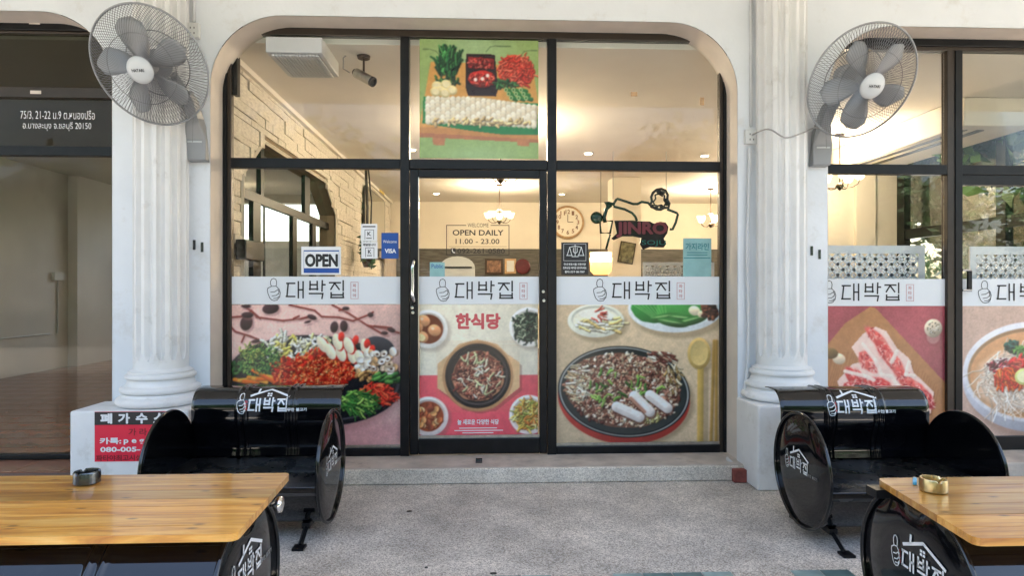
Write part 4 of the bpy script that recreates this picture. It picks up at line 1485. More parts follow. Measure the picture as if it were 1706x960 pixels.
px0, pz1 = npt(318, 392)[0], npt(318, 392)[2]
px1, pz0 = npt(800, 545)[0], npt(800, 545)[2]
put_text(mb, "JINRO", px0, px1, pz0, pz1, lambda a, b: (a, -.004, b), .05)
mb.build('maker_lettering', mat('wine_neon', (0.22, 0.03, 0.045), .3), ne)
mb = MB()
put_text(mb, "SOJU", npt(560, 0)[0], npt(785, 0)[0], npt(0, 622)[2], npt(0, 565)[2], lambda a, b: (a, -.004, b), .0)
mb.build('drink_lettering', 'neongreen', ne)
for xw, zw in ((290, 180), (790, 110)):
    MB().tube([npt(xw, zw), (npt(xw, 0)[0], 0, 2.28 - nz)], .0026, 5).build('hanging_wire', 'gcable', ne)

# ================================================================== RESTAURANT ROOM
XW, YB, ZC = -1.90, 8.1, 3.0
struct(MB().box(-1.9, 5.3, 0.07, 8.2, -0.05, 0.09).build('room_floor', 'infloor'))
struct(MB().box(-1.9, 5.3, 0.061, 8.2, ZC, 3.1).build('room_ceiling', 'inceil'))
MB_ = MB().box(-2.1, 5.4, 8.1, 8.25, -0.05, 3.1).build('back_wall', 'inwall')
tag(MB_, 'cream back wall of the restaurant behind the tables', 'wall')
MB().box(-1.88, 5.3, 8.06, 8.098, 1.0, 2.07).build('slate_panel', 'slate', MB_)
# left wall with chamfered opening
op = [(0.53, 0.35), (0.53, 2.16), (1.02, 2.53), (3.07, 2.54), (3.60, 2.20), (3.60, 0.35)]
lw = MB()
lw.box(-2.1, XW, 0.061, 0.53, 0, 3.0)
lw.box(-2.1, XW, 3.60, 8.1, 0, 3.0)
lw.box(-2.1, XW, 0.531, 3.599, 0, 0.35)
lw.prism([(0.53, 3.0), (0.53, 2.16), (1.02, 2.53), (3.07, 2.54), (3.60, 2.20), (3.60, 3.0)], -2.1, XW, axis='x')
lwo = lw.build('stone_clad_wall', 'stonejoint')
tag(lwo, 'left inner wall clad in cream split stone around a chamfered window', 'wall')
variants = []
for k in range(5):
    b_ = MB().box(-.5, .5, -.5, .5, -.5, .5)
    b_.v = [(x + random.uniform(-.12, .12) * (x > 0), y + random.uniform(-.02, .02), z + random.uniform(-.03, .03)) for x, y, z in b_.v]
    variants.append(b_)
smeshes = []
count = 0
def inside_open(y, z):
    if not (0.5 < y < 3.63) or z > 2.57 or z < .3:
        return False
    if y < 1.02 and z > 2.16 + (y - .53) * .755:
        return False
    if y > 3.07 and z > 2.54 - (y - 3.07) * .64:
        return False
    return True
z = 1.22
while z < 2.97:
    h = random.choice([.055, .08, .10, .125])
    h = min(h, 2.985 - z)
    y = 0.065 - random.uniform(0, .2)
    while y < 8.05:
        L = random.uniform(.16, .46) * (1 if y < 3.7 else 1.7)
        y0, y1 = max(y, .063), min(y + L, 8.05)
        # trim against the opening
        pts_in = [inside_open(y0 + (y1 - y0) * t, z + h / 2) for t in (0.02, .25, .5, .75, .98)]
        if any(pts_in) and not all(pts_in):
            if pts_in[-1]:
                while y1 > y0 and inside_open(y1, z + h / 2):
                    y1 -= .01
            elif pts_in[0]:
                while y0 < y1 and inside_open(y0, z + h / 2):
                    y0 += .01
        if not all(pts_in) and y1 - y0 > .03 and count < 300:
            if len(smeshes) < 5:
                o = variants[len(smeshes)].build('stone', 'stone', lwo, bevel=0)
                smeshes.append(o)
            else:
                o = random.choice(smeshes).copy()
                COL.objects.link(o)
                o.parent = lwo
            dep = random.uniform(.010, .028)
            o.scale = (dep, (y1 - y0) - .005, h - .005)
            o.location = (XW + dep / 2, (y0 + y1) / 2, z + h / 2)
            count += 1
        y += L
    z += h
# cornice at wall top
MB().box(XW, XW + .06, .07, 8.05, 2.955, 2.999).build('cornice', 'inceil', lwo)
ofr = MB()
pth = [(XW + .012, a, b) for a, b in op]
for p, q in zip(pth[:-1], pth[1:]):
    ofr.tube([p, q], .018, 4)
ofr.build('opening_trim', 'inwall', lwo)
sw = thing('inner_window', 'black framed window in the stone clad wall looking into the empty unit', 'window', (-2.0, .53, 0))
def swb(name, y0, y1, z0, z1, m='black', dx=0.02):
    return MB().box(-dx, dx, y0 - .53, y1 - .53, z0, z1).build(name, m, sw)
swb('transom', .535, 3.595, 2.02, 2.10)
swb('mullion', 1.02, 1.20, .36, 2.018)
swb('mullion', 2.12, 2.26, .36, 2.018)
swb('mullion', 2.85, 3.0, .36, 2.018)
swb('mullion', 1.20, 1.28, 2.102, 2.52)
swb('mullion', 2.55, 2.75, 2.102, 2.52)
swb('jamb', .535, .62, .36, 2.018)
MB().prism([(a - .53, b) for a, b in op], -.003, .003, axis='x').build('glass_pane', 'glass2', sw)

# right side: glazed corner wall and partition
YR, XR = 3.45, 5.3
pw = MB().box(4.05, XR - .002, YR, YR + .15, .09, 2.998).build('partition_wall', 'inwall')
tag(pw, 'cream partition wall behind the right bay beside the glazed corner', 'wall')
MB().box(4.70, 4.95, YR - .06, YR - .001, .09, 2.99).build('pilaster', 'inwall', pw)
gw = thing('side_window', 'black framed glass side wall at the right with trees outside', 'window', (XR, 0, 0))
for y0, y1 in ((3.30, 3.44), (1.75, 1.87), (.5, .62)):
    MB().box(-.04, .04, y0, y1, .09, 2.998).build('mullion', 'black', gw)
for y0, y1 in ((1.872, 3.298), (.622, 1.748), (0.07, .498)):
    MB().box(-.03, .03, y0, y1, 1.90, 2.02).build('transom', 'black', gw)
    MB().box(-.03, .03, y0, y1, .09, .2).build('bottom_rail', 'black', gw)
    MB().box(-.03, .03, y0, y1, 2.85, 2.998).build('header', 'black', gw)
    MB().box(-.003, .003, y0, y1, .2, 1.899).build('glass_pane', 'glass', gw)
    MB().box(-.003, .003, y0, y1, 2.021, 2.849).build('glass_pane', 'glass', gw)
o = MB().box(XR, XR + .1, YR + .15, 8.2, 0, 3.1).build('side_wall', 'inwall')
tag(o, 'cream side wall of the restaurant beyond the partition', 'wall')

# ceiling cassette near the left
x, y = G(475, 95, 2.86) if False else (0, 0)
cu = thing('ceiling_heater', 'white ceiling mounted air unit with slatted underside near the stone wall', 'air conditioner', (0, 0, 0))
def onceil(u, v, Z):
    r = ray(u, v)
    t = (Z - CZ) / r[2]
    return r[0] * t, CY + r[1] * t
ax, ay = onceil(452, 92, 2.88)
bx, by = onceil(530, 92, 2.88)
_, ay2 = onceil(505, 128, 2.88)
cu.location = ((ax + bx) / 2, (ay + ay2) / 2, 2.88)
hw_, hd_ = (bx - ax) / 2, (ay2 - ay) / 2
MB().box(-hw_ - .03, hw_ + .03, -hd_ - .03, hd_ + .03, 0.012, .119).build('housing', 'lgrey', cu, bevel=.006)
n_ = 14
for i in range(n_):
    x = -hw_ + (i + .5) * 2 * hw_ / n_
    MB().box(x - .009, x + .009, -hd_, hd_, -.004, .010).build('slat', 'lgrey', cu)
MB().box(-hw_, hw_, -hd_, hd_, .0102, .0115).build('backing', 'bronze', cu)
# cctv camera
cx_, cz_ = W(606, 128, .28)
cc = thing('cctv_camera', 'silver bullet security camera hanging from the ceiling', 'camera', (cx_, .28, cz_))
Mx = Matrix.Rotation(R(-38), 4, 'Y') @ Matrix.Rotation(R(25), 4, 'Z')
Rt = Euler((0, R(30), R(-25))).to_matrix().to_4x4() @ Matrix.Rotation(PI / 2, 4, 'Y')
MB().lathe([(0.030, -.08), (0.036, -.078), (0.036, .075), (0.030, .08)], 20, Rt).build('body', 'steel', cc, smooth='auto')
MB().lathe([(0.033, .0805), (0.037, .082), (0.037, .10), (0.029, .10), (0.026, .088)], 20, Rt).build('lens_hood', 'ink', cc, smooth='auto')
MB().lathe([(0.024, -.098), (0.024, -.081)], 14, Rt).build('rear_cap', 'ink', cc)
zc = ZC - cz_
MB().tube([(0, 0, .03), (0, 0, zc - .02)], .008, 8).build('bracket', 'darkwood', cc)
MB().lathe([(0.045, zc - .02), (0.05, zc - .001)], 20).build('mounting_plate', 'darkwood', cc)
MB().tube([(-.10, 0, .03), (-.15, 0, .06), (-.15, 0, .14), (-.13, 0, zc)], .005, 6).build('cable', 'gcable', cc)
# ceiling cassette at right
au = thing('ceiling_cassette', 'white ceiling air unit with two long dark slots in the right bay', 'air conditioner', (4.62, 2.2, 2.74))
MB().box(-.34, .34, -1.15, 1.0, .0, .255).build('housing', 'inwall', au, bevel=.01)
MB().box(-.25, -.19, -1.0, .85, -.006, -.001).build('air_slot', 'bronze', au)
MB().box(-.10, -.03, -1.0, .85, -.006, -.001).build('air_slot', 'bronze', au)

# chandeliers
def chandelier(x, y, label, zb=2.40, power=26, ph=0.3):
    t = thing('chandelier', label, 'chandelier', (x, y, zb), ph, 'chandeliers in the restaurant')
    MB().lathe([(0.004, -.03), (0.016, -.02), (0.03, 0), (0.045, .02), (0.03, .045), (0.012, .06)], 18).build('bowl', 'darkwood', t, smooth=True)
    MB().tube([(0, 0, .05), (0, 0, ZC - zb - .01)], .007, 8).build('stem', 'darkwood', t)
    MB().lathe([(.05, ZC - zb - .025), (.055, ZC - zb - .001)], 20).build('ceiling_rose', 'darkwood', t)
    MB().lathe([(.04, .20), (.05, .205), (.04, .21)], 16).build('stem_collar', 'darkwood', t)
    for k in range(5):
        a = 2 * PI * k / 5
        c_, s_ = math.cos(a), math.sin(a)
        pts = [(.02, .02), (.07, -.005), (.13, .0), (.18, .03), (.195, .075)]
        MB().tube([(c_ * p, s_ * p, q) for p, q in pts], .006, 6).build('arm', 'darkwood', t, smooth=True)
        sh = MB().lathe([(0.018, .0), (0.035, .006), (0.05, .03), (0.058, .065), (0.072, .09), (0.068, .09), (0.052, .06), (0.03, .012)], 20, Matrix.Translation((c_ * .195, s_ * .195, .075)), caps=False)
        sh.build('lamp_shade', 'bulb', t, smooth=True)
    l_ = bpy.data.lights.new('chandelier_light', 'POINT')
    l_.energy = power * .80
    l_.color = (1, .80, .56)
    l_.shadow_soft_size = .14
    lo = bpy.data.objects.new('chandelier_light', l_)
    COL.objects.link(lo)
    lo.parent = t
    lo.location = (0, 0, .27)
    return t


def at_depth(u, v, zz):      # where the sight line through (u, v) reaches height zz
    return onceil(u, v, zz)


x, y = at_depth(834, 302, 2.40)
chandelier(x, y, 'dark metal chandelier nearest the door, shades hidden behind the transom', power=20)
x, y = at_depth(832, 371, 2.37)
chandelier(x, y, 'lit chandelier seen whole through the door glass', zb=2.37, power=20)
x, y = at_depth(1184, 377, 2.35)
chandelier(min(x, 4.6), y, 'lit chandelier at the right edge of the right window', zb=2.35, power=20, ph=.9)
x, y = at_depth(1399, 313, 2.40)
chandelier(x, y, 'lit chandelier just right of the fluted column in the right bay', power=16, ph=.6)
# downlights
for i, (u, v, lb) in enumerate(((980, 256, 'lit ceiling downlight below the upper right pane, left one'), (1174, 260, 'lit ceiling downlight near the right jamb of the main window'), (727, 323, 'lit ceiling downlight seen at the upper left of the door glass'),
                               (936, 324, 'lit ceiling downlight just right of the door above the clock'), (1440, 263, 'lit ceiling downlight behind the right hand fan'), (686, 250, 'lit ceiling downlight beside the green poster'))):
    x, y = onceil(u, v, 2.985)
    t = thing('downlight', lb, 'downlight', (x, y, 2.985), group='ceiling downlights')
    MB().lathe([(.055, .0), (.07, .013)], 20).build('trim_ring', 'white', t)
    MB().lathe([(.045, -.004), (.045, -.001)], 20).build('lens', 'down', t)
    if i in (0, 1, 4, 2):
        l_ = bpy.data.lights.new('downlight_lamp', 'SPOT')
        l_.energy = 10
        l_.color = (1, .80, .52)
        l_.spot_size = R(120)
        l_.spot_blend = 1
        l_.shadow_soft_size = .04
        lo = bpy.data.objects.new('downlight_lamp', l_)
        COL.objects.link(lo)
        lo.parent = t
        lo.location = (0, 0, -.02)

# clock
x, z = W(946, 370, 8.0)
ck = thing('wall_clock', 'round pale wooden wall clock on the cream back wall', 'clock', (x, 8.03, z))
MB().lathe([(.29, 0), (.325, -.01), (.335, -.035), (.29, -.05), (.28, -.03)], 40, Matrix.Rotation(-PI / 2, 4, 'X') @ Matrix.Scale(-1, 4, (0, 0, 1))).build('rim', 'wicker', ck, smooth=True)
MB().lathe([(.285, 0), (.285, .02)], 40, Matrix.Rotation(PI / 2, 4, 'X')).build('clock_face', 'inwall', ck)
mb = MB()
for k in range(12):
    a = PI / 2 - k * PI / 6
    cx, cz = .205 * math.cos(a), .205 * math.sin(a)
    put_text(mb, str(12 if k == 0 else k), cx - (.045 if k in (0, 10, 11) else .025), cx + (.045 if k in (0, 10, 11) else .025), cz - .042, cz + .042, lambda p, q: (p, -.024, q), .03)
mb.build('numeral_ring', 'picture', ck)
MB().box(-.006, .006, -.028, -.025, 0, .15).box(0, .11, -.028, -.026, -.006, .006).build('clock_hands', 'darkwood', ck)

# pillar with framed picture
x0, x1 = W(1021, 400, 5.2)[0], W(1068, 400, 5.2)[0]
pl = MB().box(x0, x1, 5.2, 5.6, .09, 2.998).build('pillar', 'inwall')
tag(pl, 'square cream pillar in the middle of the restaurant', 'pillar')
x, z = W(1045, 421, 5.15)
o = thing('hanging_picture', 'tilted olive picture on the cream pillar', 'picture', (x, 5.185, z))
o.rotation_euler = (0, R(10), 0)
MB().box(-.12, .12, -.008, .008, -.165, .165).build('frame', 'darkwood', o)
MB().box(-.105, .105, -.0105, -.009, -.15, .15).build('artwork', 'greenpic', o)
# orange lamp
x, z = W(1001, 437, 4.2)
lt = thing('drum_shade_lamp', 'glowing orange drum shade lamp left of the pillar', 'lamp', (x, 4.2, z))
MB().lathe([(.145, .06), (.15, .135), (.14, .135), (.14, .06)], 28, caps=False).build('shade_top', 'orange2', lt, smooth=True)
MB().lathe([(.15, .0), (.158, .056), (.13, .056)], 28, caps=False).build('shade_band', 'orange2', lt, smooth=True)
MB().lathe([(.10, -.17), (.145, -.12), (.15, -.005), (.1, -.005)], 28, caps=False).build('shade_lower', 'orange', lt, smooth=True)
MB().tube([(0, 0, .1), (0, 0, ZC - z - .001)], .004, 6).build('cord', 'darkwood', lt)
# pale rounded hood, pictures on the back wall
x, z = W(762, 447, 3.0)
hd = thing('food_warmer', 'pale rounded glass fronted warmer behind the door glass', 'food warmer', (x, 3.0, 0.09))
zz = z - .09
prof = [(-.2, zz - .25), (.2, zz - .25), (.2, zz)] + [(.2 * math.cos(R(a)), zz + .02 + .12 * math.sin(R(a))) for a in range(0, 181, 15)] + [(-.2, zz)]
MB().prism(prof, 0, .35).build('hood', 'shelfw', hd)
MB().box(-.17, .17, -.004, -.001, zz + .00, zz + .018).build('dark_slot', 'ink', hd)
MB().box(-.3, .3, -.05, .4, 0, zz - .251).build('counter', 'shelfw', hd)
for (u0, v0, u1, v1, m_, lb) in ((808, 431, 838, 457, 'picture', 'brown framed picture behind the door, left of the pair'), (841, 431, 860, 456, 'wicker', 'small wooden frame behind the door, right of the pair')):
    x0, x1, z0, z1 = RW(u0, v0, u1, v1, 8.0)
    o = thing('wall_picture', lb, 'picture', ((x0 + x1) / 2, 8.03, (z0 + z1) / 2))
    a, b = (x1 - x0) / 2, (z1 - z0) / 2
    MB().box(-a, a, 0, .028, -b, b).build('frame', 'darkwood' if m_ == 'picture' else 'wicker', o)
    MB().box(-a + .04, a - .04, -.004, -.001, -b + .04, b - .04).build('artwork', 'picture' if m_ == 'picture' else 'shelfw', o)
x, z = W(871, 444, 8.0)
o = MB().lathe([(.14, 0), (.15, .02), (.13, .03)], 28, Matrix.Rotation(PI / 2, 4, 'X')).build('round_sign', 'maroon', loc=(x, 8.03, z))
tag(o, 'round maroon sign on the dark wall behind the door', 'sign')
# low tables and booths so the room is furnished
# mirror on the left wall, exit sign, curtain, plant
y0, z1 = SX(606, 318, XW + .05)
y1, _ = SX(640, 330, XW + .05)
mr = thing('wall_mirror', 'tall mirror with thin black frame on the stone clad wall', 'mirror', (XW + .045, (y0 + y1) / 2, 2.35))
hy = (y1 - y0) / 2
outl = [(-hy, -.55), (hy, -.55)] + [(hy - .12 + .12 * math.cos(R(a)), .40 + .12 * math.sin(R(a))) for a in (0, 30, 60, 90)] + [(-hy + .12 + .12 * math.cos(R(a)), .40 + .12 * math.sin(R(a))) for a in (90, 120, 150, 180)]
MB().prism(outl, 0, .02, axis='x').build('frame', 'ink', mr)
MB().prism([(a * .95, b * .97) for a, b in outl], .0205, .022, axis='x').build('mirror_glass', 'mirror', mr)
yy, zz = SX(635, 318, XW + .05)
o = MB().box(0, .03, -.22, .22, -.05, .06).build('exit_box', mat('yellow_sign', (0.55, 0.42, 0.08), .4), loc=(XW + .04, yy, zz))
tag(o, 'small yellow sign box high on the stone clad wall', 'sign')
ct = MB()
for i in range(16):
    y = 6.9 + i * .07
    ct.tube([(XW + .1 + .02 * (i % 2), y, .1), (XW + .1 + .02 * (i % 2), y, 1.95)], .03, 6)
o = ct.build('curtain', 'curtain')
tag(o, 'beige pleated curtain at the far end of the stone clad wall', 'curtain')


def leaf_cloud(n, rx, ry, rz, size, seed, clumps=14):
    r_ = np.random.default_rng(seed)
    cc_ = r_.normal(size=(clumps, 3))
    cc_ /= np.linalg.norm(cc_, axis=1)[:, None]
    cc_ *= (r_.uniform(.15, .85, (clumps, 1))) ** .6
    k = r_.integers(clumps, size=n)
    p = cc_[k] + r_.normal(size=(n, 3)) * .17
    p *= np.array([rx, ry, rz])
    a = r_.normal(size=(n, 3))
    a /= np.linalg.norm(a, axis=1)[:, None]
    b = np.cross(a, r_.normal(size=(n, 3)))
    b /= np.linalg.norm(b, axis=1)[:, None]
    s_ = size * r_.uniform(.6, 1.3, (n, 1))
    v = np.stack([p - a * s_, p + b * s_ * .45, p + a * s_, p - b * s_ * .45], 1).reshape(-1, 3)
    mb = MB()
    mb.v = [tuple(q) for q in v]
    mb.f = [(4 * i, 4 * i + 1, 4 * i + 2, 4 * i + 3) for i in range(n)]
    return mb


pt = thing('hanging_plant', 'dark leafy hanging plant beside the mirror on the stone clad wall', 'plant', (XW + .22, 4.55, 1.6))
MB().lathe([(.05, -.02), (.09, .1), (.1, .14)], 16).build('pot', 'darkwood', pt, smooth=True)
leaf_cloud(240, .10, .18, .24, .05, 5).build('foliage', 'leafy2', pt, recalc=False, loc=(0, 0, .2))
MB().tube([(.02, -.12, .1), (.03, -.14, .8), (.0, -.1, 1.38)], .02, 6).build('dark_cord', 'ink', pt)
MB().tube([(.02, .1, .1), (.05, .06, .9), (.0, .1, 1.38)], .012, 6).build('dark_cord', 'ink', pt)
MB().tube([(0, 0, .1), (.0, 0, 1.38)], .006, 5).build('hanger', 'darkwood', pt)
# dark speaker box on wall above the band at left
y, z = SX(400, 418, XW + .03)
o = MB().box(0, .08, -.17, .22, -.07, .08).build('wall_speaker', 'ink', loc=(XW + .04, y + .05, z), bevel=.01)
tag(o, 'black box fixed low on the stone wall beside the inner window', 'speaker')


# white lattice screens
def lattice(u0, v0, u1, v1, Y, label, pitch, border=.05, drop=.5):
    x0, x1, z0, z1 = RW(u0, v0, u1, v1, Y)
    z0 -= drop
    t = thing('lattice_screen', label, 'screen', (x0, Y, z0), group='white cut out lattice screens')
    w_, h_ = x1 - x0, z1 - z0
    for a, b, c, d_ in ((0, w_, h_ - border * 1.25, h_), (0, w_, 0, border), (0, border, border + .001, h_ - border * 1.25 - .001), (w_ - border, w_, border + .001, h_ - border * 1.25 - .001)):
        MB().box(a, b, 0, .012, c, d_).build('border', 'lattice', t)
    m_ = MB()
    ix0, ix1, iz0, iz1 = border, w_ - border, border, h_ - border * 1.25
    nx_, nz_ = max(1, round((ix1 - ix0) / pitch)), max(1, round((iz1 - iz0) / pitch))
    dx, dz = (ix1 - ix0) / nx_, (iz1 - iz0) / nz_
    bw = pitch * .27
    for i in range(nx_):
        for j in range(nz_):
            cx, cz = ix0 + (i + .5) * dx, iz0 + (j + .5) * dz
            for sx in (-1, 1):
                for sz in (-1, 1):
                    # X bars and a diamond ring around the cell centre
                    for p, q in (((0, sz * dz / 2), (sx * dx / 2, 0)),):
                        ax, az, bx2, bz2 = cx + p[0], cz + p[1], cx + q[0], cz + q[1]
                        L = math.hypot(bx2 - ax, bz2 - az)
                        nx2, nz2 = -(bz2 - az) / L * bw / 2, (bx2 - ax) / L * bw / 2
                        m_.add([(ax + nx2, .002, az + nz2), (ax - nx2, .002, az - nz2), (bx2 - nx2, .002, bz2 - nz2), (bx2 + nx2, .002, bz2 + nz2),
                                (ax + nx2, .010, az + nz2), (ax - nx2, .010, az - nz2), (bx2 - nx2, .010, bz2 - nz2), (bx2 + nx2, .010, bz2 + nz2)],
                               [(0, 1, 2, 3), (4, 7, 6, 5), (0, 4, 5, 1), (2, 6, 7, 3), (1, 5, 6, 2), (3, 7, 4, 0)])
            r_ = pitch * .20
            m_.add([(cx - r_, .003, cz), (cx, .003, cz - r_), (cx + r_, .003, cz), (cx, .003, cz + r_)], [(0, 1, 2, 3)])
            m_.add([(cx - r_, .009, cz), (cx, .009, cz - r_), (cx + r_, .009, cz), (cx, .009, cz + r_)], [(3, 2, 1, 0)])
            for ang in (0, 1):
                if ang:
                    m_.box(cx - dx / 2, cx + dx / 2, .004, .008, cz - bw * .2, cz + bw * .2)
                else:
                    m_.box(cx - bw * .2, cx + bw * .2, .0045, .0085, cz - dz / 2, cz + dz / 2)
                r2 = pitch * .12
            for (qx, qz) in ((cx - dx / 2, cz - dz / 2),):
                r2 = pitch * .20
                m_.add([(qx - r2, .0035, qz), (qx, .0035, qz - r2), (qx + r2, .0035, qz), (qx, .0035, qz + r2)], [(0, 1, 2, 3)])
    q = m_.build('lattice', 'lattice', t, recalc=False)
    return t


lattice(1340, 409, 1541, 467, .25, 'white lattice screen behind the glass left of the black mullion, right bay', .082)
lattice(1616, 411, 1800, 467, .25, 'white lattice screen behind the glass at the far right edge', .082)
lattice(1071, 437, 1190, 463, 2.2, 'white lattice screen deep in the room below the neon sign', .075, .03)
lattice(463, 430, 518, 463, .30, 'pinkish lattice panel seen through the left window beside the OPEN sign', .03, .015, .3) if False else None

# ================================================================== EMPTY UNIT AT THE LEFT
XE = -6.35
struct(MB().box(-8.2, -2.1, -0.325, 7.5, -.05, .085).build('empty_unit_slab', 'grout'))
fl = struct(MB().box(-8.2, -2.1, -0.32, 7.5, .0855, .090).build('tiled_floor', 'grout'))
tm = MB().box(.003, .297, .003, .297, 0, .010)
t0 = None
cnt = 0
for i in range(14):
    for j in range(22):
        if cnt >= 300:
            break
        if t0 is None:
            t0 = tm.build('tile', 'browntile', fl)
            o = t0
        else:
            o = t0.copy()
            COL.objects.link(o)
            o.parent = fl
        o.location = (-6.35 + i * .3 + .02, .065 + j * .3, .090)
        cnt += 1
t1 = None
for i in range(14):          # outside the glass, in front of the track
    o = t0.copy()
    COL.objects.link(o)
    o.parent = fl
    o.location = (-6.35 + i * .3 + .02, -.275, .090)
tr = struct(MB().box(-6.5, XL + .02, -0.345, -0.325, 0.0, .097).build('tile_riser', 'grout'))
t2 = None
for i in range(21):
    if t2 is None:
        t2 = MB().box(.003, .195, -.008, 0, .004, .096).build('tile', 'terra', tr)
        o = t2
    else:
        o = t2.copy()
        COL.objects.link(o)
        o.parent = tr
    o.location = (XL + .02 - (i + 1) * .2, -.345, 0)
o = MB().box(XE - .15, XE, .07, 5.5, .09, 3.0).box(XE - .15, XE + .0, 5.5, 7.3, .09, 3.0).build('empty_unit_side_wall', 'greywall')
tag(o, 'bare grey left wall of the empty unit with a surface conduit', 'wall')
MB().tube([(XE + .012, .3, .62), (XE + .012, 5.0, .62)], .010, 6).build('conduit', 'cable', o)
y, z = SX(97, 500, XE + .02)
MB().tube([(XE + .012, y, .62), (XE + .012, y, 1.42)], .012, 6).build('conduit', 'cable', o)
MB().box(XE, XE + .05, y - .12, y + .12, 1.4, 1.52).build('switch_box', 'socket', o)
bw_ = MB().box(XE - .15, -5.6, 7.3, 7.5, .09, 3.0).box(-2.6, -2.1, 7.3, 7.5, .09, 3.0).box(-5.599, -2.601, 7.3, 7.5, .09, .2).box(-5.599, -2.601, 7.3, 7.5, 2.85, 3.0)  # wall opened for added glazing that lets daylight into the dark unit
o = bw_.build('empty_unit_back_wall', 'greywall')
MB().box(-5.6, -2.6, 7.38, 7.385, .2, 2.85).build('glass_pane', 'glass', o)
for k in range(3):
    MB().box(-5.6 + k * 1.49, -5.57 + k * 1.49 + .0, 7.36, 7.41, .2, 2.85).build('daylight_mullion', 'black', o)
tag(o, 'grey rear wall of the empty unit with glazing added for daylight', 'wall')
o = MB().box(-6.345, -6.20, 5.40, 7.299, .09, 2.999).box(-6.199, -6.17, 6.3, 6.42, .1, 2.3).build('pier', 'greywall')
tag(o, 'square grey pier in the corner of the empty unit', 'pier')
struct(MB().box(-8.2, -2.1, .061, 7.5, 3.0, 3.1).build('empty_unit_ceiling', 'greyceil'))
o = MB().box(-9.5, -1.0, 9.3, 9.5, -.15, 2.3).build('glare_screen_wall', 'farwall')  # added outside to block the bright view through the rear glazing
tag(o, 'grey wall added behind the rear glazing of the empty unit to dim it', 'wall')

# ================================================================== WALL FITTINGS
def spline(pts, k=6):
    P = [Vector(p) for p in pts]
    P = [P[0]] + P + [P[-1]]
    out = []
    for i in range(1, len(P) - 2):
        for j in range(k):
            t = j / k
            out.append(0.5 * ((2 * P[i]) + (P[i + 1] - P[i - 1]) * t + (2 * P[i - 1] - 5 * P[i] + 4 * P[i + 1] - P[i + 2]) * t * t + (3 * P[i] - P[i - 1] - 3 * P[i + 1] + P[i + 2]) * t ** 3))
    return out + [P[-1]]


def conduit_run(name, pts, r, m, label, cat='cable'):
    if len(pts) > 3:
        pts = spline(pts)
    o = MB().tube(pts, r, 8).build(name, m, smooth=True)
    return tag(o, label, cat)


ys = YWL - .012
def wl(u, v, d=0.012):
    x, z = W(u, v, YWL - d)
    return (x, YWL - d, z)


conduit_run('conduit', [wl(1251, -60), wl(1251, 210)], .011, 'cable', 'white conduit running down the wall left of the right column')
conduit_run('cable', [wl(1249, 246, .03), wl(1247, 330, .03), wl(1245, 430, .03), wl(1247, 540, .03), wl(1246, 600, .03), wl(1242, 640, .03), wl(1237, 672, .03), wl(1234, 700, .03), wl(1238, 745), wl(1238, 772, .03), wl(1228, 777, .05), wl(1214, 768, .03), (W(1212, 764, -.1)[0], -.1, W(1212, 764, -.1)[1])], .013, 'cable', 'white cable snaking down beside the right column to the step')
conduit_run('conduit', [wl(323, -60), wl(323, 36)], .011, 'cable', 'white conduit above the socket by the left fan')
def socket(u, v, label, w_=.085, h_=.10):
    x, z = W(u, v, YWL - .02)
    t = thing('wall_socket', label, 'socket', (x, YWL, z), group='wall sockets')
    MB().box(-w_ / 2, w_ / 2, -.035, 0, -h_ / 2, h_ / 2).build('box', 'socket', t, bevel=.005)
    mb = MB()
    for a, b in ((-.012, .015), (.012, .015), (-.012, -.02), (.012, -.02)):
        mb.box(a - .003, a + .003, -.0365, -.0355, b - .006, b + .006)
    mb.build('socket_slot', 'ink', t)
    return t
socket(322, 51, 'double socket on the wall above the left fan')
sk = socket(1251, 228, 'double socket that the right fan is plugged into')
for i, (u, v) in enumerate(((324, 408), (337, 412), (1352, 418), (1365, 424))):
    x, z = W(u, v, YWL)
    o = MB().box(-.008, .008, -.006, 0, -.032, .032).box(-.004, .004, -.008, -.006, -.026, .026).build('wall_clip', 'gunmetal', loc=(x, YWL, z))
    tag(o, ['left one of two small metal wall clips by the left column', 'right one of two small metal wall clips by the left column', 'left one of two small metal wall clips by the right column', 'right one of two small metal wall clips by the right column'][i], 'clip', 'metal wall clips')
x, z = W(1229, 791, -.33)
o = MB().box(-.04, .045, -.03, .02, 0, .085).build('loose_brick', 'brick', loc=(x, -.345, 0.001), bevel=.006)
tag(o, 'red brick end at the foot of the wall beside the right pedestal', 'brick')


